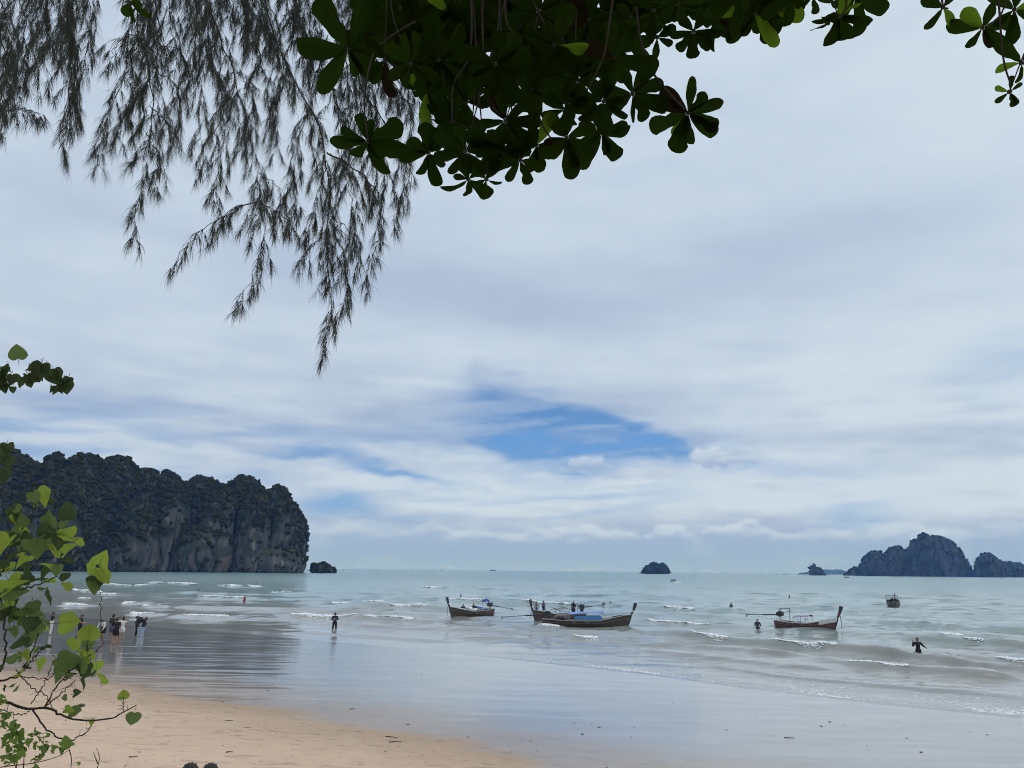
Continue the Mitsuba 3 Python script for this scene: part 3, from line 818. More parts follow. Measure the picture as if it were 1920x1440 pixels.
# the rest of the crown: above the picture and over the photographer's head
for i in range(7500):
    y = rng.uniform(-4.0, 7.5)
    x = rng.uniform(-1.6, 6.5)
    z = 5.0 + 2.15 + 0.72 * max(y, 0) * 1.0 + 0.9 * rng.random() + 0.25 * max(-y, 0) * rng.random()
    c = np.array([x, y, z + 0.35])
    rel = c - EYE
    dep = rel @ FWD
    if dep > 0.2 and (rel @ UP) / dep < 720 / F + 0.12:
        continue
    a = rng.random() * 6.28
    R = frame((math.cos(a), math.sin(a), rng.uniform(-.5, .1)), (rng.normal(0, .4), rng.normal(0, .4), 1))
    v, f, uv = almond_raw[rng.integers(4)]
    hidden.add(v @ R.T * rng.uniform(.2, .27) + c, f)
uvs = np.tile(np.array([[0.3, 0.7]]), (hidden.n, 1))
scene[tree + '__foliage'] = mikit.ply(hidden.mesh(), 'almond_leaf', smooth=True, uv=uvs)
labels[tree + '__foliage'] = {'kind': 'stuff'}
for pts, r0, r1 in (([(560, -420), (800, -260), (1010, -220), (1300, -190), (1700, -200), (2050, -180)], .03, .012),):
    twigs.tube(curve([depth_point(a, b, 4.6) for a, b in pts], 30), np.linspace(r0, r1, 30), 7)
for pts in ([(880, -60), (885, 40), (878, 110), (850, 160), (848, 230)], [(905, -60), (905, 60), (908, 120)], [(948, -60), (950, 40), (980, 70)], [(1155, -40), (1140, 60), (1130, 110), (1100, 170)],
            [(1188, -40), (1200, 70), (1215, 110), (1222, 130), (1205, 150), (1188, 165)], [(1222, 135), (1250, 168), (1285, 205)], [(700, 100), (688, 150), (683, 200), (690, 262)], [(780, 40), (745, 60), (712, 84)],
            [(1590, -40), (1586, 10), (1576, 34)], [(1900, -60), (1880, 20), (1852, 50)], [(1870, -40), (1880, 100), (1895, 160)], [(735, 118), (748, 128), (762, 118)], [(1763, -30), (1768, 10), (1778, 16)],
            [(1000, 200), (1020, 240), (1035, 262)], [(925, 200), (940, 215), (975, 232)]):
    twigs.tube(curve([depth_point(a, b, 3.85) for a, b in pts], 18), np.linspace(0.006, 0.004, 18), 5)
scene[tree + '__branches'] = twigs.shape('bark', smooth=True)
tk = MB()
tk.tube(curve([(5.2, -2.6, 2.9), (5.0, -2.2, 4.5), (4.2, -1.2, 6.6), (2.6, 1.2, 8.4), (1.2, 3.6, 9.0)], 24), np.linspace(.22, .05, 24), 10)
tk.tube(curve([(4.2, -1.2, 6.6), (1.0, -1.5, 8.0), (-3, -1, 8.8)], 12), np.linspace(.1, .04, 12), 8)
scene[tree + '__trunk'] = tk.shape('bark', smooth=True)

# ---------------------------------------------------------------- the casuarina behind it, with drooping needle tassels
cas = thing('casuarina_tree', 'feathery casuarina branches with long drooping needles hanging in the upper left', 'tree')
STRANDS = [  # points in the photograph, and the depth
    ([(-40, -80), (10, 110), (-8, 240)], 6.0, .55), ([(30, -80), (48, 80), (26, 190)], 5.8, .6), ([(75, -80), (92, 60), (66, 140)], 6.2, .6), ([(118, -80), (134, 90), (126, 190), (112, 278)], 6.0, .5), ([(158, -80), (170, 40), (160, 130)], 6.3, .4),
    ([(-20, 20), (30, 110), (18, 190)], 5.7, .6), ([(100, -80), (112, 40), (92, 110)], 6.5, .6), ([(130, 60), (140, 150), (118, 235)], 6.1, .45), ([(8, 208), (45, 205), (76, 213)], 6.0, .12),
    ([(240, -80), (262, 60), (284, 160), (284, 230), (266, 330), (252, 448)], 6.0, .36), ([(264, 60), (240, 130), (206, 210), (184, 312)], 6.0, .38), ([(270, -40), (292, 90), (298, 135), (328, 160), (338, 240)], 6.2, .38),
    ([(300, -80), (322, 40), (330, 130)], 6.5, .42), ([(262, 60), (222, 80), (204, 120)], 6.1, .3), ([(284, 150), (240, 195), (224, 262)], 5.9, .38), ([(284, 200), (318, 240), (322, 270)], 6, .35), ([(278, 250), (295, 300), (292, 350)], 6, .28),
    ([(372, -80), (405, 50), (434, 125), (464, 235), (484, 320), (486, 372)], 6.3, .5), ([(486, 365), (496, 450), (476, 510), (444, 578)], 6.3, .36), ([(486, 372), (424, 404), (366, 440), (326, 496)], 6.2, .30), ([(486, 380), (530, 405), (556, 438)], 6.2, .24),
    ([(400, 40), (374, 110), (380, 210), (372, 326)], 6.6, .36), ([(444, 150), (406, 240), (412, 300), (404, 384)], 6.1, .34), ([(340, -80), (362, 40), (352, 120)], 6.8, .4), ([(440, 130), (470, 170), (480, 240)], 6.4, .4), ([(480, 320), (520, 350), (525, 390)], 6.5, .3),
    ([(478, -80), (530, 110), (584, 205), (612, 300), (617, 400), (612, 480), (624, 560), (610, 668)], 6.5, .40), ([(614, 430), (580, 470), (562, 500)], 6.4, .32), ([(614, 300), (592, 380), (580, 450)], 6.7, .34), ([(620, 420), (648, 490), (650, 560), (622, 610)], 6.3, .34),
    ([(560, -80), (592, 60), (604, 150)], 7.0, .6), ([(584, 200), (548, 290), (552, 370), (546, 420)], 6.6, .36), ([(540, 120), (520, 210), (514, 290)], 6.9, .4), ([(612, 285), (682, 330), (716, 390), (696, 500)], 6.6, .42), ([(640, 40), (682, 170), (742, 260), (768, 330), (738, 420)], 7.2, .5),
    ([(690, -80), (722, 120), (772, 200), (812, 230)], 7.4, .55), ([(700, 80), (704, 240), (690, 340)], 7.0, .5), ([(740, 110), (788, 185), (812, 215)], 7.2, .4), ([(600, -80), (642, 90), (662, 200), (672, 290)], 6.9, .55), ([(430, -80), (472, 60), (502, 160), (508, 240)], 6.8, .55),
    ([(520, -80), (562, 60), (578, 140)], 7.1, .6), ([(650, -80), (672, 60), (690, 140)], 7.3, .6), ([(610, 400), (660, 440), (690, 540)], 6.6, .22), ([(455, -60), (490, 40), (520, 100)], 7.0, .6), ([(740, -80), (760, 60), (790, 120)], 7.5, .5),
    ([(560, 40), (610, 140), (640, 230), (640, 330)], 6.9, .5), ([(680, 240), (720, 300), (745, 380)], 7.0, .45), ([(640, 300), (660, 380), (668, 450)], 6.8, .45), ([(410, -80), (440, 20), (470, 80)], 6.9, .5)]


def needle_mesh(p0, d0, length, width):
    """Many slim needles at once: three-sided, a straight stem and a drooping tip drawn out to a point."""
    n = len(p0)
    d1 = d0 * 0.7 + np.array([0, 0, -0.6])
    d1 /= np.linalg.norm(d1, axis=1, keepdims=True)
    p1 = p0 + d0 * (length * 0.5)[:, None]
    p2 = p1 + d1 * (length * 0.5)[:, None]
    a = np.cross(d0, rng.normal(size=(n, 3)))
    a /= np.linalg.norm(a, axis=1, keepdims=True) + 1e-9
    b = np.cross(d0, a)
    ring = [p + (a * math.cos(2.094 * k) + b * math.sin(2.094 * k)) * width[:, None] for p in (p0, p1) for k in range(3)]
    v = np.stack(ring + [p2], 1).reshape(-1, 3)
    f = []
    for k in range(3):
        i, j = k, (k + 1) % 3
        f += [[i, j, j + 3], [i, j + 3, i + 3], [i + 3, j + 3, 6]]
    f = (np.array(f)[None] + 7 * np.arange(n)[:, None, None]).reshape(-1, 3)
    return v, f


wood = MB()
np0, nd0, nl0 = [], [], []
more = []
for pts, d, spread in STRANDS:
    if rng.random() < (0.6 if pts[0][0] > 200 else 0.3) and pts[0][1] < 60:
        dx = rng.uniform(-45, 45)
        more.append(([(a + dx + rng.normal(0, 8), b - 30 + (b > 0) * -0.15 * b + rng.normal(0, 8)) for a, b in pts], d + rng.uniform(.3, .9), spread * rng.uniform(.8, 1.1)))
DOWN = np.array([0, 0, -1.0])
for pts, d, spread in STRANDS + more:
    c3 = curve([depth_point(a, b, d + 0.12 * math.sin(1.7 * i + a)) for i, (a, b) in enumerate(pts)], 40)
    seg = np.linalg.norm(np.diff(c3, axis=0), axis=1)
    total = seg.sum()
    c3 = c3 + 0.012 * np.stack([np.sin(np.arange(40) * .9 + d * 9), np.sin(np.arange(40) * .7 + d * 5), 0 * np.arange(40)], 1)
    wood.tube(c3, np.linspace(0.0075 if total > 1.3 else 0.004, 0.0013, 40), 5)
    cum = np.concatenate([[0], np.cumsum(seg)])
    m = int(total / 0.050)
    for j in range(m + 1):
        s = min((j + rng.random()) / m, 1) * total
        p = np.array([np.interp(s, cum, c3[:, k]) for k in range(3)])
        t = np.array([np.interp(min(s + .05, total), cum, c3[:, k]) for k in range(3)]) - np.array([np.interp(max(s - .05, 0), cum, c3[:, k]) for k in range(3)])
        t /= np.linalg.norm(t)
        out = np.cross(t, rng.normal(size=3))
        out[2] = abs(out[2]) * 0.3
        out /= np.linalg.norm(out)
        end = 1 - 0.70 * (s / total) ** 1.3
        ln = (0.10 + spread * 0.85 * rng.uniform(0.15, 1.0)) * end
        dd = t * rng.uniform(0.3, 0.9) + out * rng.uniform(0.5, 0.9)
        dd /= np.linalg.norm(dd)
        tw = [p]
        nseg = 7
        for k in range(nseg):
            dd = dd + DOWN * rng.uniform(0.16, 0.46) + rng.normal(0, 0.09, 3)
            dd /= np.linalg.norm(dd)
            tw.append(tw[-1] + dd * ln / nseg)
        tw = np.array(tw)
        wood.tube(tw, np.linspace(0.0022, 0.0008, nseg + 1), 3)
        nt = max(2, int(ln / 0.028))
        for q in np.append(rng.random(nt) ** 0.85, 1.0) * (nseg - 1e-6):
            i0 = int(q)
            base = tw[i0] + (tw[i0 + 1] - tw[i0]) * (q - i0)
            tn = (tw[i0 + 1] - tw[i0]) / np.linalg.norm(tw[i0 + 1] - tw[i0])
            axis = tn * rng.uniform(.3, .9) + DOWN * rng.uniform(.3, 1.0) + rng.normal(0, .22, 3)
            k = rng.integers(5, 9)
            nd = axis / np.linalg.norm(axis) + rng.normal(0, 0.20, (k, 3))
            nd /= np.linalg.norm(nd, axis=1, keepdims=True)
            np0.append(base + rng.normal(0, .004, (k, 3))); nd0.append(nd); nl0.append(rng.uniform(0.08, 0.17, k))
np0, nd0, nl0 = np.vstack(np0), np.vstack(nd0), np.concatenate(nl0)
v, f = needle_mesh(np0, nd0, nl0, rng.uniform(0.0008, 0.0013, len(np0)))
scene[cas + '__needles'] = mikit.ply((v, f), 'needle', smooth=True)
labels[cas + '__needles'] = {'kind': 'stuff'}
for pts, r0 in (([(-400, -330), (0, -190), (380, -150), (700, -160), (900, -240)], .045), ([(-200, -300), (60, -140), (200, -90)], .03)):
    wood.tube(curve([depth_point(a, b, 6.6) for a, b in pts], 24), np.linspace(r0, r0 * .4, 24), 8)
scene[cas + '__branches'] = wood.shape('bark', smooth=True)
tk = MB()
tk.tube(curve([(-8.5, 3.0, 2.2), (-8.2, 3.4, 6), (-7.4, 4.2, 9.6), (-5.8, 5.2, 11.4), depth_point(-200, -300, 6.6)], 30), np.linspace(.30, .04, 30), 10)
scene[cas + '__trunk'] = tk.shape('bark', smooth=True)
print('needles', len(np0), 'almond leaves', nleaf, hidden.n)

# ---------------------------------------------------------------- the sea hibiscus at the left edge
hib = thing('sea_hibiscus', 'leafy green shrub with heart-shaped leaves and bare crooked twigs along the left edge', 'shrub')
HEART = [(0.54, 1, .30, .25), (0.58, 1, -.25, .20), (0.52, 1, .60, .45), (0.56, 1, .95, .6)]
hib_set = {m: [leaf_shape(m, *a, heart=True, wav=.12, seed=i, n=9) for i, a in enumerate(HEART)] for m in ('hibiscus_leaf', 'hibiscus_leaf_old', 'hibiscus_leaf_young', 'hibiscus_leaf_yellow')}
# place in the photograph, spread, how many leaves, leaf length in its pixels
CLUSTERS = [(64, 918, 14, 3, 34), (84, 938, 12, 3, 20), (18, 955, 20, 4, 26), (30, 970, 24, 5, 34), (10, 1004, 26, 6, 40), (52, 992, 18, 4, 26), (94, 990, 26, 9, 40), (112, 1010, 22, 6, 44), (80, 1020, 22, 7, 40), (56, 1046, 34, 9, 40),
            (104, 1050, 22, 7, 38), (20, 1080, 30, 9, 44), (74, 1082, 26, 6, 34), (110, 1088, 14, 4, 40), (44, 1112, 28, 8, 36), (10, 1126, 22, 7, 40), (86, 1100, 14, 3, 30), (22, 1158, 28, 7, 36), (50, 1168, 22, 6, 36), (58, 1196, 20, 6, 42),
            (80, 1178, 18, 5, 34), (18, 1200, 22, 4, 32), (40, 1222, 24, 5, 34), (82, 1214, 16, 4, 28), (140, 1236, 26, 6, 46), (116, 1240, 22, 5, 46), (158, 1238, 20, 5, 36), (176, 1248, 16, 4, 34), (130, 1262, 18, 4, 34), (160, 1280, 16, 3, 32),
            (186, 1268, 8, 2, 34), (122, 1318, 12, 3, 30), (136, 1308, 10, 2, 20), (14, 1262, 18, 5, 22), (28, 1276, 16, 4, 18), (66, 1150, 16, 4, 30), (34, 1010, 20, 4, 30)]
twg = MB()
nh = 0


def hib_leaf(px, py, size, d, ang=None, kind=None, flat=None):
    global nh
    c = depth_point(px, py, d)
    L = size * d / F
    a = rng.uniform(0, 6.28) if ang is None else ang
    view = (EYE - c) / np.linalg.norm(EYE - c)
    dirn = RIGHT * math.cos(a) + UP * math.sin(a) + view * rng.normal(0, 0.35) + np.array([0, 0, -0.35])
    nrm = np.array([0, 0, 1.0]) * rng.uniform(0.2, 1.1) + view * rng.uniform(0.1, 1.0) + rng.normal(0, 0.35, 3) if flat is None else view + rng.normal(0, .12, 3)
    R = frame(dirn, nrm)
    if kind is None:
        q = rng.random()
        kind = 'hibiscus_leaf_young' if q < 0.22 else ('hibiscus_leaf_yellow' if q < 0.225 else ('hibiscus_leaf_old' if q < 0.66 else 'hibiscus_leaf'))
    if nh < 298:
        put('leaf', {**hib_set[kind][rng.integers(4)], 'to_world': to_world(R, c, L)}, hib)
        nh += 1
    twg.tube([c - R[:, 0] * L * 0.45 + R[:, 2] * L * 0.2, c - R[:, 0] * L * 0.15, c + R[:, 0] * L * 0.05], 0.0014, 4)


for px, py, sp, n, size in CLUSTERS:
    d0 = rng.uniform(4.2, 4.7)
    for k in range(max(2, int(n * (.8 if px < 60 or py < 1110 else .6)))):
        hib_leaf(px + rng.normal(0, sp * 0.68), py + rng.normal(0, sp * 0.68), size * rng.uniform(0.40, 0.84), d0 + rng.normal(0, 0.10))
for px, py, size, ang, kind, flat in ((112, 1168, 40, 0.5, 'hibiscus_leaf_young', 1), (165, 1199, 36, 1.4, 'hibiscus_leaf_young', 1), (232, 1310, 20, 1.57, 'hibiscus_leaf_young', 1), (252, 1337, 26, -1.9, 'hibiscus_leaf', 1), (185, 1058, 32, 1.2, 'hibiscus_leaf_young', 1),
                                      (180, 1064, 30, -2.6, None, None), (192, 1068, 30, -0.8, None, None), (180, 1082, 30, -1.7, None, 1), (174, 1090, 26, -1.2, None, None), (172, 1350, 10, -1.6, 'hibiscus_leaf_young', 1), (30, 960, 34, -1.0, None, None), (22, 950, 28, -.6, None, None), (150, 1232, 48, -2.2, 'hibiscus_leaf', 1), (70, 922, 34, -.5, 'hibiscus_leaf_young', None), (34, 672, 30, 1.6, 'hibiscus_leaf', 1)):
    hib_leaf(px, py, size, 4.4, ang, kind, flat)
for px, py, n, size in ((26, 690, 2, 22), (40, 704, 3, 24), (54, 692, 2, 18), (80, 684, 3, 34), (94, 694, 3, 26), (72, 700, 2, 26), (112, 714, 4, 28), (126, 716, 2, 24), (8, 698, 3, 26), (14, 712, 3, 24), (4, 726, 3, 22), (104, 728, 2, 18), (3, 834, 2, 28), (5, 860, 2, 30), (0, 884, 2, 26), (30, 722, 1, 14), (54, 716, 1, 14)):
    for k in range(n):
        hib_leaf(px + rng.normal(0, 7), py + rng.normal(0, 6), size * rng.uniform(.65, .95), 4.6, rng.uniform(-2.6, -0.5), 'hibiscus_leaf_old')
for pts, r0, r1 in (([(-60, 1300), (0, 1313), (40, 1326), (100, 1331), (116, 1343), (190, 1351), (230, 1336), (256, 1322)], .010, .0025), ([(60, 1329), (90, 1370), (130, 1387), (164, 1371), (176, 1346)], .005, .0025), ([(-30, 1300), (0, 1277), (34, 1266), (60, 1222), (72, 1188)], .007, .003),
                    ([(34, 1266), (58, 1240), (80, 1214)], .005, .003), ([(0, 1260), (10, 1230), (9, 1180), (3, 1130), (-10, 1060)], .006, .004), ([(84, 1326), (110, 1282), (150, 1242), (190, 1212), (192, 1196)], .005, .002), ([(84, 1326), (124, 1292), (142, 1274)], .004, .002),
                    ([(58, 1320), (84, 1280), (100, 1240)], .003, .002), ([(-20, 1100), (10, 1060), (0, 1010)], .005, .003), ([(10, 1050), (36, 1000), (62, 960), (70, 928)], .004, .002), ([(-20, 1110), (40, 1104), (72, 1096), (108, 1080)], .005, .003), ([(-20, 726), (0, 722), (40, 712), (66, 704), (84, 706), (116, 722)], .003, .0016),
                    ([(232, 1336), (231, 1318), (232, 1306)], .002, .0015), ([(190, 1196), (188, 1120), (184, 1080)], .0018, .0014), ([(0, 1330), (40, 1340), (60, 1328)], .003, .002), ([(30, 1256), (60, 1290), (84, 1302), (98, 1326)], .003, .002), ([(30, 1268), (90, 1272), (104, 1255)], .003, .0016),
                    ([(165, 1228), (163, 1206)], .002, .0014), ([(-60, 1440), (-30, 1310), (0, 1277)], .012, .007), ([(-60, 1440), (-50, 1200), (-20, 1100), (-10, 900), (-20, 726)], .014, .004), ([(-70, 1560), (-60, 1440)], .016, .014)):
    c3 = curve([depth_point(a, b, 4.4 + 0.05 * math.sin(a * .05)) for a, b in pts], 30)
    c3 = c3 + 0.006 * np.stack([np.sin(np.arange(30) * 1.9 + pts[0][0]), np.cos(np.arange(30) * 2.3), np.sin(np.arange(30) * 1.3 + pts[0][1])], 1) * np.sin(np.linspace(0, 3.14, 30))[:, None]
    twg.tube(c3, np.linspace(r0, r1, 30), 6)
    if pts[0][0] > 0 or len(pts) > 5:
        for k in range(9):
            i = rng.integers(4, 27)
            e = c3[i] + rng.normal(0, .5, 3) * 0.03
            twg.tube([c3[i], 0.5 * (c3[i] + e) + [0, 0, .004], e], [.0016, .0012, .0006], 4)
root = depth_point(-70, 1560, 4.4)
twg.tube(curve([(root[0] - .1, root[1] + .05, float(ground_z(root[0], root[1])) - 0.2), root], 6), [.03, .028, .026, .022, .018, .016], 7)
scene[hib + '__twigs'] = twg.shape('bark', smooth=True)

# the small-leaved creeper below it, and a bare dry twig
vine = thing('creeper', 'small-leaved bright green creeper in the bottom left corner', 'plant')
vine_set = [leaf_shape('vine_leaf', *a, heart=True, wav=.1, seed=i, n=6) for i, a in enumerate(HEART)]
vt = MB()
for pts in ([(-30, 1446), (10, 1437), (62, 1431), (104, 1420), (132, 1405)], [(30, 1440), (36, 1400), (30, 1366), (24, 1340)], [(90, 1405), (70, 1380), (66, 1368)], [(130, 1406), (134, 1424), (132, 1450)], [(44, 1440), (46, 1400)], [(62, 1432), (96, 1398), (120, 1410)], [(-10, 1380), (8, 1350), (16, 1320)]):
    vt.tube(curve([depth_point(a, b, 4.2) for a, b in pts], 14), np.linspace(.003, .0016, 14), 5)
for px, py, sp, n, size in ((24, 1384, 12, 9, 15), (36, 1404, 14, 9, 14), (60, 1392, 14, 8, 11), (76, 1378, 12, 8, 11), (86, 1400, 10, 6, 10), (72, 1420, 12, 8, 10), (18, 1424, 12, 7, 14), (128, 1400, 7, 6, 15), (8, 1340, 10, 6, 15), (18, 1356, 8, 5, 14), (30, 1370, 10, 6, 15), (4, 1312, 8, 4, 12), (146, 1438, 8, 4, 9), (100, 1404, 8, 4, 9), (10, 1400, 8, 5, 12)):
    for k in range(n):
        c = depth_point(px + rng.normal(0, sp * .6), py + rng.normal(0, sp * .6), 4.2 + rng.normal(0, .04))
        R = frame(rng.normal(size=3), np.array([0, -.4, 1]) + rng.normal(0, .5, 3))
        put('leaf', {**vine_set[rng.integers(4)], 'to_world': to_world(R, c, size * rng.uniform(.7, 1.2) * 4.2 / F)}, vine)
root = depth_point(30, 1500, 4.2)
vt.tube([depth_point(30, 1436, 4.2), root, (root[0], root[1] + .1, float(ground_z(root[0], root[1] + .1)) - .1)], .004, 5)
scene[vine + '__stems'] = vt.shape('bark', smooth=True)
st = MB()
for pts in ([(172, 1470), (186, 1426), (181, 1402)], [(183, 1432), (175, 1410)]):
    st.tube(curve([depth_point(a, b, 4.0) for a, b in pts], 10), np.linspace(.003, .0012, 10), 5)
e = depth_point(172, 1470, 4.0)
st.tube([e, (e[0], e[1] + .1, float(ground_z(e[0], e[1] + .1)) - .05)], .004, 5)
k = put('dry_twig', st.shape('bark', smooth=True))
tag(k, 'bare forked twig standing up at the bottom edge beside the creeper', 'twig')
# ---------------------------------------------------------------- boats
def wood_mat(key, c, rough=0.55):
    def col(p, n, uv):
        g = fbm(p.x * 3, p.y * 3, p.z * 14, 3)
        w = smoothstep(0.55, 0.8, fbm(p.x * 1.2 + 3, p.y * 1.2, p.z * 3, 3))
        return mix(mix([a * 0.7 for a in c], [a * 1.25 for a in c], g), [0.5 * a + 0.05 for a in c], 0.5 * w)
    return mat(key, col, rough)


wood_mat('hull_brown', (0.060, 0.040, 0.032))
wood_mat('hull_red', (0.105, 0.048, 0.040))
wood_mat('hull_inside', (0.16, 0.15, 0.13))
wood_mat('stem_wood', (0.035, 0.035, 0.038))
wood_mat('pale_paint', (0.62, 0.62, 0.60))
wood_mat('grey_deck', (0.33, 0.32, 0.30))
mat('blue_tarp', (0.035, 0.085, 0.36), 0.5)
mat('pale_blue_tarp', (0.16, 0.26, 0.55), 0.5)
mat('blue_panel', (0.05, 0.22, 0.46), 0.45)
mat('mauve_tarp', (0.24, 0.20, 0.30), 0.6)
mat('white_cloth', (0.72, 0.72, 0.70), 0.8)
mat('black_iron', (0.018, 0.018, 0.020), 0.45)
mat('grey_iron', (0.10, 0.10, 0.105), 0.4, metallic=0.6)
mat('rope', (0.09, 0.08, 0.065), 0.9)
mat('ribbon_white', (0.7, 0.66, 0.62), 0.7)
mat('ribbon_red', (0.45, 0.06, 0.07), 0.7)
mat('red_paint', (0.40, 0.05, 0.04), 0.5)


class Boat:
    """A long-tailed wooden boat, bow towards +x, water line at z = 0."""
    def __init__(s, px, py, head, L, label, hull='hull_brown', upper=None, beam=0.85, z=0.0, trim=0.0):
        s.key = thing('longtail_boat', label, 'boat')
        s.L, s.beam = L, beam
        o = on_z(px, py)
        h = np.array([math.cos(head), math.sin(head), 0])
        R = np.stack([h, [-h[1], h[0], 0], [0, 0, 1.0]], 1)
        c, sn = math.cos(trim), math.sin(trim)
        s.R = R @ np.array([[c, 0, -sn], [0, 1, 0], [sn, 0, c]])
        s.o = np.array([o[0], o[1], z + 0.12])
        s.make_hull(hull, upper)

    def put(s, name, mb, m, smooth=30, parent=None):
        v, f = mb.mesh() if isinstance(mb, MB) else mb
        return put(name, mikit.ply((v @ s.R.T + s.o, f), m, smooth=smooth), parent or s.key)

    def half(s, t):
        return s.beam * (0.42 + 0.58 * ss(0, 0.38, t)) * (1 - ss(0.55, 1.0, t) ** 1.35 * 0.97)

    def sheer(s, t):
        return 0.56 + 0.10 * (1 - ss(0, 0.3, t)) + 0.56 * ss(0.55, 1.03, t) ** 1.25

    def px(s, t, zr):
        """x of a hull point: station t, zr from 0 at the keel to 1 at the gunwale; the stem rakes forward."""
        return -s.L / 2 + s.L * t + (0.42 * ss(0.7, 1, t) * zr ** 1.2) - 0.10 * (1 - ss(0, .1, t)) * zr

    def make_hull(s, hull, upper):
        ts, zs = np.concatenate([np.linspace(0, .85, 20), np.linspace(.88, 1, 8)]), np.linspace(0, 1, 9)
        def skin(inset, z0, zr0=0.0, zr1=1.0):
            V = []
            for t in ts:
                zk = -0.30 + 0.22 * ss(.82, 1, t)
                for side in (-1, 1):
                    for q in (zs if side > 0 else zs[::-1]):
                        q = zr0 + (zr1 - zr0) * q
                        b = max(s.half(t) * (0.30 + 0.70 * q ** 0.62) * (q > -1) - inset, 0.004)
                        if q == 0:
                            b *= 0.25
                        V.append((s.px(t, q), side * b, max(zk + (s.sheer(t) - zk) * q, z0)))
            n = 2 * len(zs)
            return np.array(V), grid_faces(len(ts), n)
        v, f = skin(0, -9)
        n = 2 * len(zs)
        cap = [[0, k + 1, k] for k in range(1, n - 1)]
        s.put('hull', (v, np.vstack([f[:, [0, 1, 2]], f[:, [0, 2, 3]], cap])), hull)
        vi, fi = skin(0.05, 0.12)
        s.put('inner_planking', (vi, fi[:, ::-1]), 'hull_inside')
        for name, zr, r, m in (('gunwale', 1.0, 0.035, 'grey_deck' if upper is None else upper), ('rubbing_strake', 0.74, 0.022, 'hull_inside')):
            mb = MB()
            for side in (-1, 1):
                pts = []
                for t in ts:
                    zk = -0.30 + 0.22 * ss(.82, 1, t)
                    pts.append((s.px(t, zr), side * (s.half(t) * (0.30 + 0.70 * zr ** 0.62) + 0.012), zk + (s.sheer(t) - zk) * zr))
                mb.tube(np.array(pts), r, 6)
            s.put(name, mb, m)
        if upper:                                                     # the painted top strake at the bow
            mb = MB()
            for side in (-1, 1):
                V = []
                for t in np.linspace(.78, 1, 12):
                    for q in (0.70, 0.85, 1.0):
                        zk = -0.30 + 0.22 * ss(.82, 1, t)
                        V.append((s.px(t, q) + .005, side * (s.half(t) * (0.30 + 0.70 * q ** 0.62) + 0.035), zk + (s.sheer(t) - zk) * q))
                mb.add(np.array(V), grid_faces(12, 3))
            s.put('bow_strake', mb, upper)
        # bow deck, floor and thwarts
        mb = MB()
        td = np.linspace(.74, .985, 9)
        V = [(s.px(t, 1), sd * (s.half(t) - 0.03), s.sheer(t) - 0.04) for t in td for sd in (-1, 1)]
        mb.add(np.array(V), grid_faces(9, 2))
        s.put('bow_deck', mb, 'grey_deck')
        mb = MB()
        tf = np.linspace(.03, .8, 14)
        mb.add(np.array([(s.px(t, .3), sd * s.half(t) * .72, 0.10) for t in tf for sd in (-1, 1)]), grid_faces(14, 2))
        s.put('floor', mb, 'hull_inside')
        for t in (.16, .36, .52, .66):
            mb = MB().box((s.px(t, .8), 0, s.sheer(t) - 0.12), (0.22, 2 * s.half(t) - .08, 0.04))
            s.put('thwart', mb, 'grey_deck')
        # the tall stem post, widening and flattening towards its top
        pts = np.array([(s.px(1, .2) - .02, 0, 0.0), (s.px(1, .7), 0, .62), (s.px(1, 1.0) + .02, 0, s.sheer(1) + .05), (s.px(1, 1) + .22, 0, 1.55), (s.px(1, 1) + .42, 0, 2.12)])
        c3 = curve(pts, 14)
        wx = np.interp(np.arange(14), [0, 6, 8, 13], [.05, .06, .075, .15])
        wy = np.interp(np.arange(14), [0, 6, 13], [.03, .05, .06])
        V = []
        for i, p in enumerate(c3):
            for a, b in ((-1, -1), (1, -1), (1, 1), (-1, 1)):
                V.append(p + np.array([a * wx[i], b * wy[i], -a * wx[i] * .35]))
        F4 = []
        for i in range(13):
            for k in range(4):
                F4.append([i * 4 + k, i * 4 + (k + 1) % 4, i * 4 + 4 + (k + 1) % 4, i * 4 + 4 + k])
        F4 += [[0, 3, 2, 1], [52, 53, 54, 55]]
        s.tip = c3[-1]
        s.neck = c3[8]
        s.put('stem_post', (np.array(V), np.array(F4)), 'stem_wood')

    def ribbons(s, m='ribbon_white', hang=True):
        mb = MB()
        for k in range(3):
            mb.tube(curve([s.neck + (0.08 * math.cos(a), 0.075 * math.sin(a), .03 + 0.05 * k + .02 * math.sin(3 * a)) for a in np.linspace(0, 6.28, 9)], 16), 0.03, 5)
        s.put('bow_ribbon', mb, m)
        if hang:
            p = s.neck + (.12, 0, -.02)
            s.put('hanging_rope', MB().tube(curve([p, p + (.06, .02, -.5), p + (.05, 0, -1.15)], 8), [.022, .03, .028, .03, .026, .028, .022, .012], 5), 'rope')

    def engine(s, x=None, swing=0.0, dip=-0.08, tail=3.6, lift=0.32, prop=True):
        """The motor on its swivel post at the stern with the long propeller shaft."""
        x = -s.L / 2 + 0.35 if x is None else x
        z = s.sheer(0.03) + lift
        e = s.put('engine', MB().box((x, 0, z + .12), (.52, .34, .30)).box((x + .02, 0, z + .31), (.34, .26, .12)).ball((x + .18, .16, z + .26), (.11, .09, .11)).box((x + .25, 0, z + .1), (.08, .40, .26)), 'black_iron')
        s.put('radiator', MB().box((x + .33, 0, z + .14), (.05, .36, .34)), 'grey_iron', parent=e)
        s.put('exhaust', MB().tube([(x - .1, .2, z + .2), (x - .1, .24, z + .45), (x - .22, .26, z + .55)], .03, 6), 'grey_iron', parent=e)
        s.put('swivel_post', MB().tube([(x, 0, .15), (x, 0, z)], .05, 8).box((x, 0, z - .05), (.2, .3, .06)), 'grey_iron')
        d = np.array([-math.cos(swing), math.sin(swing), math.tan(dip)])
        p0 = np.array([x - .2, 0, z + .06])
        p1 = p0 + d * tail
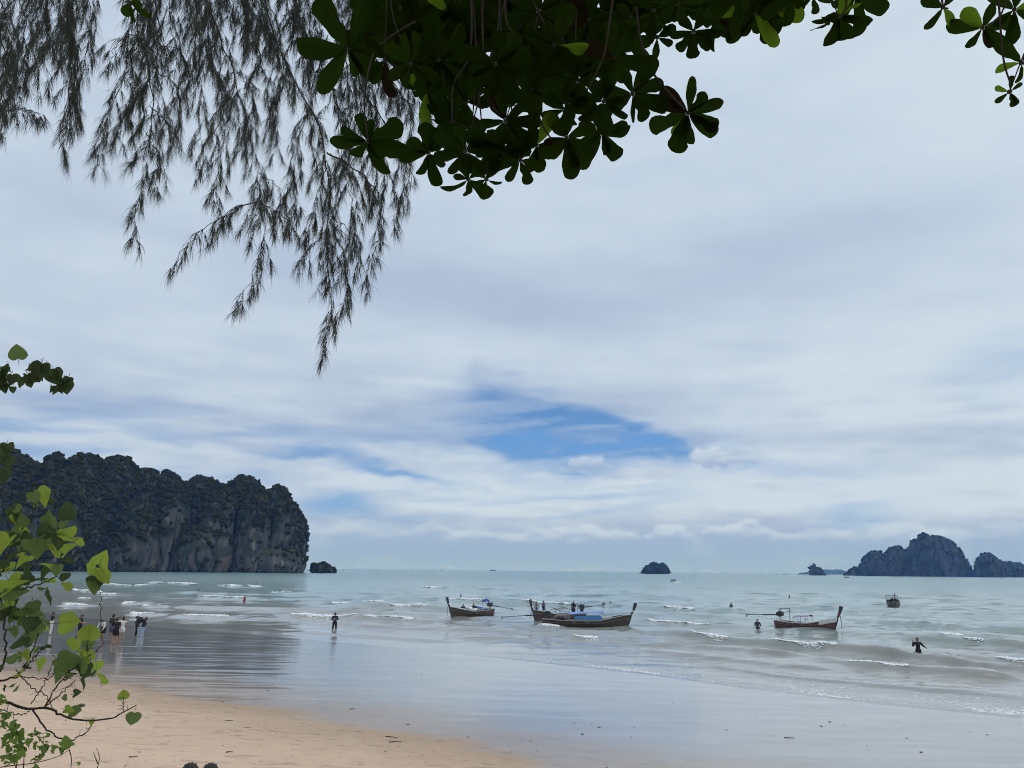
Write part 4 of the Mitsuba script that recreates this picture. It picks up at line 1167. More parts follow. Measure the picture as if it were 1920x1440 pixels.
        s.put('propeller_shaft', MB().tube([p0, p0 + d * tail * .45, p0 + d * tail * .46, p1], [.055, .05, .03, .026], 7), 'black_iron')
        if prop:
            mb = MB().ball(p1, (.06, .05, .05))
            for k in range(3):
                a = 2.094 * k + .4
                u = np.array([0, math.cos(a), math.sin(a)])
                mb.add(np.array([p1 + u * .02 + d * .04, p1 + u * .17 + np.cross(d, u) * .06 + d * .03, p1 + u * .19 - np.cross(d, u) * .05 - d * .03, p1 + u * .02 - d * .04, p1 + u * .1]), [[0, 1, 2], [0, 2, 3], [4, 2, 1]])
            mb.tube([p1 + d * -.25 + (0, 0, -.04), p1 + d * .05 + (0, 0, -.2)], .015, 5)
            s.put('propeller', mb, 'grey_iron')
        q = np.array([x + .2, 0, z + .22])
        s.put('tiller', MB().tube([q, q - d * np.array([1.1, 1, 1]) + (0, 0, .18)], .022, 6), 'black_iron')

    def canopy(s, t0, t1, h0, h1, w, m, sag=.05, posts=True, roll=.06):
        x0, x1 = s.px(t0, 1), s.px(t1, 1)
        V = []
        us, ws = np.linspace(0, 1, 11), np.linspace(-1, 1, 7)
        for u in us:
            for q in ws:
                V.append((x0 + (x1 - x0) * u, q * w + .02 * math.sin(9 * u), h0 + (h1 - h0) * u + .12 * (1 - q * q) - sag * math.sin(math.pi * 3 * u) ** 2 + .02 * math.sin(7 * u + 3 * q)))
        V = np.array(V)
        V2 = V - [0, 0, .018]
        f = grid_faces(11, 7)
        n = len(V)
        b = np.concatenate([np.arange(0, 7), np.arange(13, 77, 7), np.arange(75, 69, -1), np.arange(63, 0, -7)])
        rim = np.stack([b, np.roll(b, -1), np.roll(b, -1) + n, b + n], 1)
        k = s.put('canopy', (np.vstack([V, V2]), np.vstack([f, f[:, ::-1] + n, rim])), m)
        if posts:
            for u in (0.03, .5, .97):
                for q in (-1, 1):
                    x = x0 + (x1 - x0) * u
                    s.put('canopy_post', MB().tube([(x, q * w * .92, s.sheer(t0) - .25), (x, q * w * .92, h0 + (h1 - h0) * u)], .02, 5), 'grey_deck')
        return k

    def goal_frame(s, t, h, w=.62):
        x = s.px(t, 1)
        for q in (-1, 1):
            s.put('frame_post', MB().tube([(x + .18 * q, q * w, s.sheer(t) - .1), (x + .18 * q, q * w, h)], .028, 6), 'black_iron')
        s.put('frame_bar', MB().tube([(x - .22, -w - .05, h), (x + .22, w + .05, h)], .034, 6), 'black_iron')


def boat_head(p0, p1):
    """Heading from one water-line point of the photograph to another."""
    a, b = on_z(*p0), on_z(*p1)
    return math.atan2(b[1] - a[1], b[0] - a[0]), float(np.hypot(*(b - a)[:2]))


# the small brown boat on the left of the group, bow towards the left
hd, _ = boat_head((922, 1155), (846, 1159.5))
b = Boat(886, 1157.5, hd, 6.6, 'small dark brown longtail boat with a low blue tarpaulin, nearest to the left', trim=-.01)
b.ribbons('ribbon_white')
b.canopy(.20, .47, .72, .98, .5, 'blue_tarp')
b.engine(tail=3.4, dip=-.16, swing=.10)
mb = MB()
for k in range(9):
    mb.ball((b.px(.52 + .018 * k, 1) + rng.normal(0, .05), rng.normal(0, .22), .66 + .03 * k + rng.normal(0, .04)), rng.uniform(.14, .24, 3), 1)
b.put('cloth_bundle', mb, 'white_cloth', smooth=60)
b.put('bow_cloth', MB().box((b.px(.80, 1), 0, .86), (.75, .5, .10)), 'white_cloth')
mb = MB()
x = b.px(.24, 1)
mb.tube([(x, -.1, .3), (x, -.1, 1.75)], .02, 5)
b.put('flag_pole', mb, 'grey_deck')
V = np.array([(x - u * 1.35, -.1 + .10 * math.sin(5 * u), 1.72 - .30 * q + .16 * math.sin(4.2 * u) * u) for u in np.linspace(0, 1, 8) for q in (0, .5, 1)])
b.put('flag', (V, grid_faces(8, 3)), 'blue_tarp', smooth=60)
b.put('flag_patch', (np.array([(x - u * 1.35, -.116 + .10 * math.sin(5 * u), 1.72 - .30 * q + .16 * math.sin(4.2 * u) * u) for u in np.linspace(.45, .7, 4) for q in (.45, 1)]), grid_faces(4, 2)), 'white_cloth')

# the far boat of the pair, bow towards the left, its stern behind the near one
hd, _ = boat_head((1112, 1161), (1016, 1167.5))
b2 = Boat(1051, 1164.5, hd, 8.2, 'dark longtail boat with bow to the left, half hidden behind the blue-roofed boat')
b2.ribbons('ribbon_white')
b2.goal_frame(.20, 1.55, .5)
b2.engine(tail=3.0, dip=.06, swing=.2, lift=.42)
b2.canopy(.40, .62, .98, 1.05, .62, 'grey_deck', sag=.02)
b2.put('stowed_pole', MB().tube([(b2.px(.22, 1), .3, .95), (b2.px(.60, 1), .35, 1.15)], .035, 6), 'black_iron')
b2.put('stowed_pole', MB().tube([(b2.px(.30, 1), -.2, 1.05), (b2.px(.56, 1), -.25, 1.42)], .025, 6), 'black_iron')
b2.put('stern_deck', MB().box((b2.px(.05, 1), 0, .66), (.9, 1.0, .06)), 'pale_paint')

# the near boat of the pair, bow towards the right
hd, _ = boat_head((1028, 1177), (1164, 1178.5))
b3 = Boat(1097, 1178, hd, 7.6, 'brown longtail boat with pale blue canopy and bright blue side, bow to the right')
b3.ribbons('ribbon_white', hang=False)
b3.canopy(.30, .72, 1.16, 1.30, .60, 'pale_blue_tarp', sag=.03)
b3.engine(tail=3.9, dip=-.07, swing=0.05)
x0, x1 = b3.px(.34, 1), b3.px(.70, 1)
b3.put('side_panel', MB().box(((x0 + x1) / 2 + .1, -.60, .82), (x1 - x0 - .3, .03, .30)).box(((x0 + x1) / 2 + .1, .60, .82), (x1 - x0 - .3, .03, .30)), 'blue_panel')
b3.put('side_panel', MB().box(((x0 + x1) / 2, 0, .36), (x1 - x0, .95, .03)), 'blue_panel')
b3.put('cargo_box', MB().box((b3.px(.20, 1), .1, .62), (.9, .7, .36)).box((b3.px(.20, 1), .1, .84), (.5, .5, .1)), 'black_iron')
for k in range(3):
    b3.put('side_board', MB().box((b3.px(.22 + .01 * k, 1), .6 - .02 * k, .60 + .16 * k), (1.5, .03, .12)), 'grey_deck')
b3.put('bow_cloth', MB().box((b3.px(.86, 1), 0, .96), (1.0, .34, .10), np.array([[.985, 0, -.17], [0, 1, 0], [.17, 0, .985]])), 'hull_brown')
b3.put('mooring_line', MB().tube(curve([b3.neck, b3.neck + (-.8, .2, -.15), (b3.px(.72, 1), .35, .98)], 10), .014, 5), 'rope')

# the boat on the right with the white bow
hd, _ = boat_head((1464, 1180), (1563, 1183.5))
b4 = Boat(1509, 1182, hd - 0.42, 5.4, 'red-brown longtail boat with white bow and mauve awning, alone on the right', hull='hull_red', upper='pale_paint')
b4.ribbons('ribbon_red')
b4.canopy(.34, .62, 1.02, 1.16, .52, 'mauve_tarp', sag=.05)
b4.goal_frame(.17, 1.72, .5)
b4.engine(tail=3.7, dip=-.05, swing=0.2, lift=.42)
for k, (t, m) in enumerate(((.50, 'pale_blue_tarp'), (.56, 'white_cloth'), (.62, 'white_cloth'))):
    b4.put('fender', MB().box((b4.px(t, 1), -b4.half(t) + .02, b4.sheer(t) + .06), (.22, .08, .20)), m)
b4.put('fuel_can', MB().box((b4.px(.10, 1), -.3, .72), (.34, .26, .30)).tube([(b4.px(.10, 1), -.3, .86), (b4.px(.10, 1), -.3, .93)], .05, 8), 'white_cloth')
mb = MB()
for a in np.linspace(0, 6.28, 17)[:-1]:
    mb.ball((-b4.L / 2 - .18, .16 * math.cos(a), .02 + .22 * math.sin(a) + .06), (.05, .05, .05), 1)
b4.put('tyre_fender', mb, 'white_cloth', smooth=True)
mb = MB()
for a in np.linspace(0, 6.28, 17)[:-1]:
    mb.ball((-b.L / 2 - .2, .2 * math.cos(a), .06 + .2 * math.sin(a)), (.045, .05, .05), 1)
b.put('tyre_fender', mb, 'white_cloth', smooth=True)

# boats farther out
o = on_z(1675, 1142)
b5 = Boat(1676, 1141, math.atan2(-o[1], -o[0]) + .06, 8.0, 'dark longtail boat seen bow-on, coming in on the far right', beam=.9)
b5.ribbons('ribbon_red', hang=False)
b5.canopy(.25, .6, 1.15, 1.2, .75, 'mauve_tarp')
b5.goal_frame(.2, 1.75, .8)
b5.put('cargo', MB().box((b5.px(.42, 1), 0, .72), (2.6, 1.7, .75)).box((b5.px(.5, 1), .3, 1.0), (.6, .6, .5)), 'black_iron')
b5.engine(tail=3.4)
hd5 = boat_head((1252, 1091.2), (1272, 1090.6))[0]
b6 = Boat(1262, 1091, hd5 + .5, 9.5, 'far longtail boat speeding right with a white wake, below the lone islet', beam=.9, trim=.05, z=.15)
b6.ribbons('ribbon_white', hang=False)
b6.canopy(.3, .55, 1.2, 1.25, .7, 'blue_tarp')
b6.engine(tail=3.8)
wk = MB()
h = np.array([math.cos(hd5 + .5), math.sin(hd5 + .5), 0])
sd = np.array([-h[1], h[0], 0])
for i in range(700):
    u = rng.random() ** 1.4 * 22
    p = b6.o + h * (4.2 - u) + sd * rng.normal(0, .35 + .03 * u)
    s_ = rng.uniform(.12, .34) * (1 - u / 30)
    wk.add(lump.vertices * (s_ * 2, s_, s_ * .9) + (p[0], p[1], .05 + .3 * math.exp(-u / 3) * rng.random()), lump.faces)
k = put('boat_wake', wk.shape('froth', smooth=True))
tag(k, 'white wake behind the far speeding longtail boat', kind='stuff')
for px, py, L, lab in ((1588, 1083.2, 8, 'tiny dark open boat just below the pale island beach'), (1201, 1075.6, 12, 'tiny dark launch beside the foot of the lone bushy islet'), (924, 1070.6, 60, 'low dark ship far off on the horizon')):
    k = thing('launch' if L < 20 else 'ship', lab, 'boat' if L < 20 else 'ship')
    o = on_z(px, py)
    hull = MB()
    st = np.linspace(0, 1, 9)
    V = []
    for t in st:
        w = L * .13 * (1 - ss(.55, 1, t) * .95)
        V += [(L * (t - .5), -w, L * .10 + L * .04 * t * t), (L * (t - .5), -w * .6, -.3), (L * (t - .5), w * .6, -.3), (L * (t - .5), w, L * .10 + L * .04 * t * t)]
    hull.add(np.array(V), grid_faces(9, 4)).add(np.array(V)[[0, 1, 2, 3]], [[0, 3, 2, 1]])
    hull.add(np.array(V).reshape(9, 4, 3)[:, [0, 3]].reshape(-1, 3) - [0, 0, .15], grid_faces(9, 2))
    v, f = hull.mesh()
    scene[k + '__hull'] = mikit.ply((v + (o[0], o[1], 0), f), 'hull_brown', smooth=30)
    scene[k + '__cabin'] = mikit.ply(MB().box((o[0] - L * .12, o[1], L * .17), (L * .34, L * .17, L * .14)).mesh(), 'grey_deck')
k = thing('buoy', 'small dark buoy near the right edge below the dome-shaped island', 'buoy')
o = on_z(1877, 1086)
scene[k + '__float'] = MB().ball((o[0], o[1], .2), (1.0, 1.0, .8), 2).shape('red_paint', smooth=True)
scene[k + '__mast'] = MB().tube([(o[0], o[1], .6), (o[0], o[1], 4.2)], .22, 8).ball((o[0], o[1], 4.3), .5, 1).shape('black_iron', smooth=30)

# ---------------------------------------------------------------- people
mat('skin', (0.36, 0.22, 0.155), 0.55)
mat('tan_skin', (0.22, 0.125, 0.085), 0.55)
mat('black_cloth', (0.014, 0.014, 0.017), 0.85)
mat('navy_cloth', (0.022, 0.030, 0.055), 0.85)
mat('brown_cloth', (0.055, 0.040, 0.035), 0.85)
mat('cream_cloth', (0.66, 0.63, 0.57), 0.85)
mat('blue_grey_cloth', (0.10, 0.13, 0.18), 0.85)
mat('red_cloth', (0.32, 0.07, 0.05), 0.85)


def hair_color(p, n, uv):
    g = noise(p.x * 90, p.y * 90, p.z * 14)
    return mix((0.010, 0.008, 0.007), (0.040, 0.032, 0.028), g)


mat('dark_hair', hair_color, 0.5, specular=0.25)
Mf = manifold3d.Manifold


def blobs(chain, joints, grow=0.0, seg=12):
    """The hulls of spheres at the ends of each bone, as one solid."""
    sph = {}
    out = []
    for a, ra, b_, rb in chain:
        pa, pb = joints[a] if isinstance(a, str) else a, joints[b_] if isinstance(b_, str) else b_
        A = Mf.sphere(ra + grow, seg).translate(list(map(float, pa)))
        B = Mf.sphere(rb + grow, seg).translate(list(map(float, pb)))
        out.append(Mf.batch_hull([A, B]))
    return Mf.batch_boolean(out, manifold3d.OpType.Add)


def soft(man, step=.035, it=6):
    m = man.refine_to_length(step).to_mesh()
    t = trimesh.Trimesh(m.vert_properties[:, :3], m.tri_verts, process=True)
    trimesh.smoothing.filter_taubin(t, iterations=it)
    return np.array(t.vertices), np.array(t.faces)


BASE = dict(pelvis=(0, 0, .94), waist=(0, 0, 1.08), chest=(0, .01, 1.28), neck=(0, .0, 1.45), head=(0, .025, 1.585), sl=(-.175, 0, 1.40), sr=(.175, 0, 1.40), el=(-.235, -.01, 1.13), er=(.235, -.01, 1.13), wl=(-.245, .05, .89), wr=(.245, .05, .89),
            hl=(-.085, 0, .92), hr=(.085, 0, .92), kl=(-.10, .02, .50), kr=(.10, .02, .50), al=(-.10, -.02, .085), ar=(.10, -.02, .085), tl=(-.125, .13, .03), tr=(.125, .13, .03))


def person(label, at, face, height=1.66, pose=None, top='black_cloth', bottom='black_cloth', skin='skin', sleeves=True, legs='short', hair='short', extra=None, dress=None, group=None, step=.052):
    """face: the heading, in radians from +x, that the figure looks to."""
    J = {k: np.array(v, float) for k, v in {**BASE, **(pose or {})}.items()}
    key = thing('person', label, 'person', group)
    s = height / 1.70
    Rz = rotz(face - math.pi / 2)

    def out(name, vf, m, smooth=True):
        v, f = vf
        return put(name, mikit.ply((v * s @ Rz.T + np.asarray(at), f), m, smooth=smooth), key)

    hd = J['head']
    hdir = (hd - J['neck']) / np.linalg.norm(hd - J['neck'])
    fwd = J.get('look', np.array([0, 1.0, 0]))
    fwd = fwd - hdir * (fwd @ hdir)
    fwd = fwd / np.linalg.norm(fwd)
    side = np.cross(fwd, hdir)
    chain = [('pelvis', .125, 'waist', .105), ('waist', .105, 'chest', .125), ('chest', .12, 'neck', .06), ('chest', .10, 'sl', .062), ('chest', .10, 'sr', .062), ('neck', .052, hd - hdir * .06, .055),
             (hd + hdir * .035, .088, hd - hdir * .045 + fwd * .012, .066)]
    for a in 'lr':
        chain += [('s' + a, .056, 'e' + a, .042), ('e' + a, .042, 'w' + a, .028), ('pelvis', .11, 'h' + a, .095), ('h' + a, .092, 'k' + a, .060), ('k' + a, .060, 'a' + a, .038), ('a' + a, .042, 't' + a, .030)]
    body = blobs(chain, J)
    v, f = soft(body, step)
    face_bits = [(hd + fwd * .080 + hdir * -.005, .016, hd + fwd * .100 - hdir * .028, .017), (hd + side * .078, .022, hd + side * .080 - hdir * .03, .016), (hd - side * .078, .022, hd - side * .080 - hdir * .03, .016),
                 (hd + fwd * .076 + side * .03 - hdir * .068, .012, hd + fwd * .076 - side * .03 - hdir * .068, .012)]
    hands = []
    for a, sgn in (('l', -1), ('r', 1)):
        w = J['w' + a]
        d = (w - J['e' + a]) / np.linalg.norm(w - J['e' + a])
        across = np.cross(d, [1.0 * sgn, 0.2, 0.1])
        across /= np.linalg.norm(across)
        palm_n = np.cross(d, across)
        kn = w + d * .085
        hands += [(w, .024, kn + across * .026, .014), (w, .024, kn - across * .026, .014)]
        for i, ln in enumerate((.062, .075, .070, .052)):
            r0 = kn + across * (.030 - .020 * i)
            r1 = r0 + d * ln * .55 + palm_n * .012
            hands += [(r0, .0095, r1, .009), (r1, .009, r1 + d * ln * .35 + palm_n * .028, .008)]
        t0 = w + d * .03 + across * .026
        hands += [(t0, .012, t0 + d * .03 + across * .022, .0105), (t0 + d * .03 + across * .022, .0105, t0 + d * .062 + across * .026 + palm_n * .01, .009)]
    fine = blobs(face_bits + hands, J, seg=8).to_mesh()
    mb = MB().add(v, f).add(fine.vert_properties[:, :3], fine.tri_verts)
    out('body', mb.mesh(), skin)
    for sd in (-1, 1):
        out('eye', trimesh_ball(hd + fwd * .082 + side * sd * .032 + hdir * .002, .013), 'black_iron')
    if top:
        c = [('waist', .118, 'chest', .140), ('chest', .132, J['neck'] - (0, 0, .02), .072), ('chest', .112, 'sl', .076), ('chest', .112, 'sr', .076), ('waist', .118, J['pelvis'] + (0, 0, .02), .132)]
        if sleeves:
            for a in 'lr':
                c.append(('s' + a, .074, J['s' + a] + (J['e' + a] - J['s' + a]) * (.7 if sleeves is True else 1.0), .060))
                if sleeves == 'long':
                    c.append(('e' + a, .058, J['e' + a] + (J['w' + a] - J['e' + a]) * .9, .042))
        out('shirt', soft(blobs(c, J), step, 4), top)
    if bottom:
        c = [('pelvis', .142, J['waist'] - (0, 0, .04), .128)]
        u = {'short': .62, 'tiny': .35, 'long': 1.0}[legs]
        for a in 'lr':
            c += [('pelvis', .128, 'h' + a, .112), ('h' + a, .112, J['h' + a] + (J['k' + a] - J['h' + a]) * u, .092 if u < 1 else .078)]
            if legs == 'long':
                c += [('k' + a, .078, J['k' + a] + (J['a' + a] - J['k' + a]) * .92, .066)]
        out('shorts' if legs != 'long' else 'trousers', soft(blobs(c, J), step, 4), bottom)
    if dress:
        c = [('waist', .125, J['pelvis'] - (0, 0, .02), .16), (J['pelvis'], .16, (J['kl'] + J['kr']) / 2 + (0, 0, .05), .19)]
        out('skirt', soft(blobs(c, J), step, 4), dress)
    if hair:
        c = [(hd + hdir * .045 - fwd * .012, .092, hd - hdir * .015 - fwd * .030, .082)]
        if hair == 'long':
            c += [(hd - fwd * .05, .080, J['neck'] - fwd * .085 - hdir * .05, .060), (J['neck'] - fwd * .085 - hdir * .05, .060, J['neck'] - fwd * .09 - np.array([0, 0, .2]), .045)]
        if hair == 'bun':
            c += [(hd + hdir * .10 - fwd * .05, .045, hd + hdir * .13 - fwd * .06, .040)]
        if hair == 'ponytail':
            c += [(hd - fwd * .09, .04, hd - fwd * .12 - hdir * .14, .026)]
        hv, hf = soft(blobs(c, J, seg=16), min(step, .022), 3)
        hv = hv + (0.004 * np.sin(hv @ np.array([160, 90, 20])))[:, None] * (hv - hd) / .1
        out('hair', (hv, hf), 'dark_hair')
    if hair == 'hat' or extra == 'hat':
        m = trimesh.creation.cylinder(radius=.17, height=.02, sections=20)
        q = MB().add(np.array(m.vertices) + hd + hdir * .055, m.faces)
        q.ball(hd + hdir * .09, (.098, .105, .075), 2)
        out('hat', q.mesh(), 'black_cloth', 30)
    return key, s, Rz, J


def trimesh_ball(c, r):
    m = trimesh.creation.icosphere(subdivisions=1)
    return np.array(m.vertices) * r + np.asarray(c), np.array(m.faces)


def stand(px, py, depth=0.0):
    """Where feet stand that the photograph shows at this point (depth: the water over the ground there)."""
    p = on_z(px, py, 0.0)
    for _ in range(6):
        p = on_z(px, py, float(ground_z(p[0], p[1])) if depth == 0 else 0.0)
    return np.array([p[0], p[1], (p[2] if depth == 0 else -depth) - .005])


NORTH = math.pi / 2
# the group on the wet sand, left to right
person('person with bare shoulders at the far left, mostly behind the shrub leaves', stand(62, 1186), NORTH + .4, 1.62, top='cream_cloth', bottom='navy_cloth', sleeves=False, legs='tiny')
person('person in dark top and pale trousers seen through the leaves, second from the left', stand(94, 1191), .6, 1.62, top='black_cloth', bottom='cream_cloth', legs='long', pose=dict(wr=(.2, .28, 1.05), er=(.22, .05, 1.12)))
person('boy in black tee shirt and shorts standing apart and looking at something in his hands', stand(147, 1198), .15, 1.62, pose=dict(wl=(-.06, .34, 1.10), el=(-.22, .08, 1.15), wr=(.06, .34, 1.10), er=(.22, .08, 1.15), head=(0, .06, 1.57)))
person('woman with long dark hair and white open shirt leaning forward', stand(191, 1204), -NORTH - .2, 1.62, top='cream_cloth', bottom='black_cloth', sleeves='long', hair='long',
       pose=dict(chest=(0, .16, 1.22), neck=(0, .26, 1.34), head=(0, .34, 1.42), sl=(-.18, .2, 1.30), sr=(.18, .2, 1.30), el=(-.26, .26, 1.05), er=(.26, .26, 1.05), wl=(-.2, .36, .84), wr=(.2, .36, .84), waist=(0, .05, 1.06)))
person('man in dark brown shirt with cropped hair at the back of the standing group', stand(207, 1203), NORTH - .3, 1.76, top='brown_cloth', bottom='blue_grey_cloth', pose=dict(wl=(-.30, .1, .95)))
person('person in black shirt and shorts with bare legs, in front of the group', stand(214, 1209.5), NORTH + .2, 1.68, pose=dict(wl=(-.16, .26, 1.1), el=(-.26, .06, 1.12), head=(-.01, .05, 1.57)))
person('dark-haired person in white top and long black skirt in the middle of the group', stand(219, 1204.5), -NORTH + .5, 1.64, top='cream_cloth', bottom='black_cloth', dress='black_cloth', pose=dict(wr=(.1, .3, 1.1)))
person('woman with hair bun, bare shoulders and white shorts at the right of the group', stand(226, 1206.5), NORTH + .35, 1.66, top='cream_cloth', bottom='white_cloth', sleeves=False, legs='tiny', hair='bun', pose=dict(wl=(-.14, .24, 1.05), el=(-.24, .05, 1.12), tl=(-.13, .12, .03)))
bend = dict(waist=(0, .08, 1.04), chest=(0, .30, 1.16), neck=(0, .46, 1.20), head=(0, .57, 1.24), sl=(-.17, .40, 1.18), sr=(.17, .40, 1.18), el=(-.2, .52, .96), er=(.2, .52, .96), wl=(-.08, .66, .86), wr=(.08, .66, .86))
person('person in dark trousers bending over the pale blue tub from the left', stand(254.5, 1193), 0.25, 1.66, legs='long', sleeves='long', pose=bend)
person('person in navy shirt leaning over the pale blue tub from behind', stand(268, 1189), -2.4, 1.66, top='navy_cloth', bottom='navy_cloth', sleeves='long', legs='long', hair='long', pose=bend)
k = thing('tub', 'tall pale blue plastic tub standing on the wet sand between two bending people', 'tub')
o = stand(263, 1194)
mat('pale_blue_plastic', (0.30, 0.38, 0.46), 0.4)
prof = np.array([(0, 0), (.20, 0), (.215, .03), (.24, .60), (.265, .62), (.265, .66), (.235, .66), (.225, .60), (.19, .06), (0, .05)])
m = trimesh.creation.revolve(prof, sections=24)
scene[k + '__body'] = mikit.ply((np.array(m.vertices) + o, m.faces), 'pale_blue_plastic', smooth=35)
mb = MB()
for sg in (-1, 1):
    mb.tube(curve([o + (sg * .25, -.08, .56), o + (sg * .30, 0, .54), o + (sg * .25, .08, .56)], 8), .012, 6)
scene[k + '__handles'] = mb.shape('pale_blue_plastic', smooth=30)

# people in the water
person('person in dark clothes and hat wading by the edge, arms folded, left of the boats', stand(627, 1179, .35), -NORTH + .1, 1.66, legs='long', sleeves='long', top='navy_cloth', bottom='black_cloth', hair='short', extra='hat',
       pose=dict(el=(-.27, .06, 1.14), er=(.27, .06, 1.14), wl=(-.05, .22, 1.2), wr=(.05, .22, 1.16), al=(-.15, -.02, .085), ar=(.15, -.02, .085), kl=(-.13, .02, .5), kr=(.13, .02, .5)))
person('person in dark wet clothes raising one hand, wading at the right', stand(1723, 1231, .50), -NORTH - .1, 1.62, sleeves='long', top='black_cloth', bottom='black_cloth', skin='tan_skin',
       pose=dict(er=(.34, .10, 1.20), wr=(.36, .18, 1.44), el=(-.33, .06, 1.20), wl=(-.40, .16, 1.14)))
person('waist-deep wader in dark shirt at the end of the white-bowed boat', stand(1421, 1181, .75), -NORTH, 1.70, sleeves='long', top='navy_cloth', bottom='black_cloth', pose=dict(el=(-.27, .08, 1.16), er=(.27, .08, 1.16), wl=(-.12, .22, 1.1), wr=(.12, .22, 1.1)))
person('swimmer in red standing in the shallows left of the middle', stand(458, 1131, .5), -NORTH - .6, 1.62, top='red_cloth', bottom='red_cloth', sleeves=False, skin='tan_skin')
person('wader far out in front of the headland, leaning sideways', stand(372, 1109.5, .9), 0.4, 1.6, top='black_cloth', pose=dict(head=(.08, .06, 1.56)))
person('wader with bare back, left of two behind the dark-bowed boat', stand(1006, 1144, .6), NORTH, 1.66, top=None, bottom='blue_grey_cloth', skin='tan_skin')
person('wader in grey shirt, right of two behind the dark-bowed boat', stand(1019, 1144.6, .5), NORTH - .8, 1.72, top='blue_grey_cloth', bottom='black_cloth', skin='tan_skin')
person('wader in pale top, left of a pair beyond the blue-roofed boat', stand(1132, 1137, .95), -NORTH, 1.66, top='blue_grey_cloth', bottom='black_cloth', pose=dict(el=(-.32, .02, 1.16), er=(.32, .02, 1.16)))
person('wader leaning to the right, right of a pair beyond the blue-roofed boat', stand(1144, 1137, .9), -NORTH + .5, 1.68, top='brown_cloth', bottom='black_cloth', skin='tan_skin', pose=dict(head=(-.10, .03, 1.55), neck=(-.06, 0, 1.44), chest=(-.03, .01, 1.28)))
person('wader deep in the water behind the small brown boat', stand(868, 1150, .6), NORTH, 1.66, top='navy_cloth')
for px, py, d, lab in ((480, 1094, 1.25, 'tiny far swimmer in front of the rocky islet'), (855, 1102.5, 1.2, 'tiny far swimmer above the small brown boat'), (864, 1120.5, 1.0, 'swimmer by the breaking crest above the small brown boat'), (795, 1135.5, 1.2, 'head of a swimmer left of the small brown boat'),
                       (1371, 1139, 1.0, 'swimmer alone in open water left of the white-bowed boat'), (1480, 1122, 0.9, 'far wader above the white-bowed boat')):
    person(lab, stand(px, py, d), rng.random() * 6, 1.66, top='navy_cloth', skin='tan_skin', step=.06)


def aboard(boat, t, y, z):
    return boat.o + boat.R @ np.array([boat.px(t, 1), y, z])


sit = dict(pelvis=(0, 0, .94), kl=(-.12, .38, .90), kr=(.12, .38, .90), al=(-.12, .40, .50), ar=(.12, .40, .50), tl=(-.12, .52, .46), tr=(.12, .52, .46), wl=(-.12, .34, .98), wr=(.12, .34, .98), el=(-.22, .1, 1.1), er=(.22, .1, 1.1))
person('boatman in black standing in the half-hidden boat behind the blue canopy', aboard(b2, .24, .1, .12), -NORTH - .4, 1.66, top='black_cloth', legs='long', skin='tan_skin', pose=dict(wl=(-.2, .25, 1.05)))
person('boatman seated at the stern of the half-hidden boat', aboard(b2, .05, .0, -.16), NORTH, 1.66, top='black_cloth', legs='short', skin='tan_skin', pose=sit)
person('person crouched under the canopy of the small brown boat', aboard(b, .50, .1, -.30), -NORTH + .6, 1.6, top='navy_cloth', pose=sit, skin='tan_skin')

# two people at the very bottom of the picture, seen from behind
for px, py, dist, h, hair, lab, top in ((356, 1427, 9.2, 1.60, 'long', 'long-haired person whose glossy dark head shows at the bottom edge, left of two', 'cream_cloth'), (394, 1428, 9.3, 1.62, 'short', 'short-haired person whose dark head shows at the bottom edge, right of two', 'navy_cloth')):
    p = at_y(px, py, dist)
    hh = (p[2] - float(ground_z(p[0], p[1]))) / (1.70 + .03) * 1.70
    person(lab, (p[0], p[1], float(ground_z(p[0], p[1])) - .01), NORTH - .1, hh, top=top, bottom='blue_grey_cloth', hair=hair, step=.022)

# ---------------------------------------------------------------- small things on the sand
def pebble_mesh(seed, flat=.55):
    m = trimesh.creation.icosphere(subdivisions=2)
    v = m.vertices * (1 + .5 * (meshkit.noise(m.vertices * 1.6 + seed * 9, 3) - .5)[:, None])
    return v * [1.2, .9, flat], np.array(m.faces)


mat('dark_stone', lambda p, n, uv: mix((0.035, 0.033, 0.032), (0.10, 0.095, 0.09), fbm(p.x * 14, p.y * 14, p.z * 14, 3)), 0.6)
peb = [mikit.ply(pebble_mesh(i), 'dark_stone', smooth=True) for i in range(3)]


def lay(px, py):
    p = on_z(px, py, .3)
    for _ in range(8):
        p = on_z(px, py, float(ground_z(p[0], p[1])))
    return p


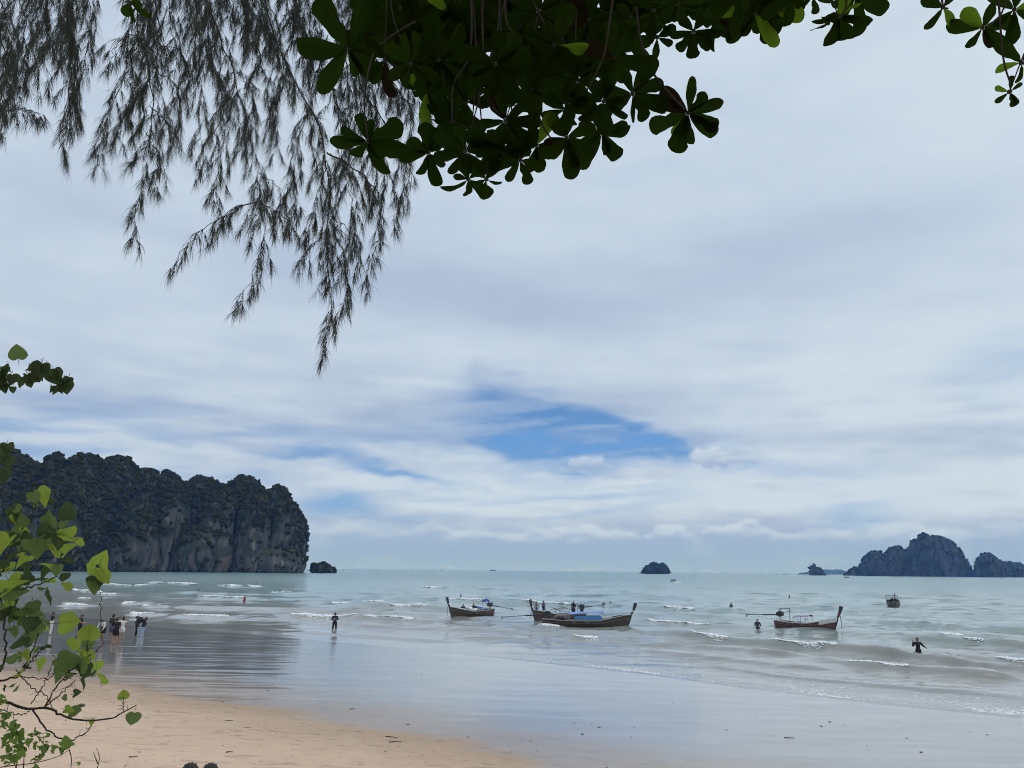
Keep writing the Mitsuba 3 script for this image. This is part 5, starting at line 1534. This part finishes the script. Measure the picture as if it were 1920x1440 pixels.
k = put('stone', {**peb[0], 'to_world': to_world(rotz(.4), lay(152, 1325) + (0, 0, .04), .095)})
tag(k, 'fist-sized dark stone on the dry sand beside the shrub twigs', 'stone')
for px, py in ((765, 1359), (877, 1382), (790, 1263), (502, 1295), (417, 1316), (1077, 1356), (1109, 1359), (1183, 1382), (995, 1390), (1008, 1408), (1092, 1377), (1556, 1354), (1582, 1359), (1681, 1354), (1819, 1374), (1851, 1378), (1625, 1398), (1727, 1411), (1700, 1384), (1262, 1320), (1138, 1439), (1540, 1362), (1123, 1364),
               (1190, 1365), (850, 1371), (1420, 1346), (1362, 1369)):
    k = put('pebble', {**peb[rng.integers(3)], 'to_world': to_world(rotz(rng.random() * 6), lay(px, py), rng.uniform(.022, .05))})
    tag(k, 'small dark pebble lying on the wet sand', 'pebble', 'pebbles scattered on the wet sand')
for px, py, ln in ((430, 1352, .28), (463, 1365, .26), (735, 1383, .45), (741, 1392, .35), (430, 1411, .15), (1480, 1384, .3), (660, 1330, .2), (250, 1420, .2)):
    p = lay(px, py)
    a = rng.normal(0, .3)
    mb = MB().tube(curve([p + (-ln / 2 * math.cos(a), -ln / 2 * math.sin(a), .012), p + (0, rng.normal(0, .02), .022), p + (ln / 2 * math.cos(a), ln / 2 * math.sin(a), .012)], 8), np.linspace(.013, .007, 8), 6)
    k = put('driftwood_stick', mb.shape('bark', smooth=True))
    tag(k, 'short dark stick lying on the sand', 'stick', 'sticks washed up on the sand')
lit = MB()
for i in range(130):
    px, py = rng.uniform(-40, 1100), rng.uniform(1275, 1450)
    p = lay(px, py)
    if p[1] > dry_y(p[0]) + 1.5:
        continue
    s = rng.uniform(.006, .018) * (1.8 if rng.random() < .06 else 1)
    v, f = trimesh.creation.icosphere(subdivisions=0).vertices, trimesh.creation.icosphere(subdivisions=0).faces
    lit.add(v * (s * rng.uniform(1, 3), s, s * .4) @ rotz(rng.normal(0, .6)).T + p + (0, 0, s * .2 + .01), f)
k = put('beach_litter', lit.shape('bark'))
tag(k, 'tiny scraps of dark debris scattered over the dry sand', kind='stuff')
# NEXT
# ---------------------------------------------------------------- the air
scene['haze'] = {'type': 'cube', 'to_world': T().translate([0, 15000, 118]) @ T().scale([40000, 40000, 126]), 'bsdf': {'type': 'null'}, 'interior': {'type': 'ref', 'id': 'haze_air'}}
tag('haze', 'thin blue sea haze in the air over the bay', kind='stuff')
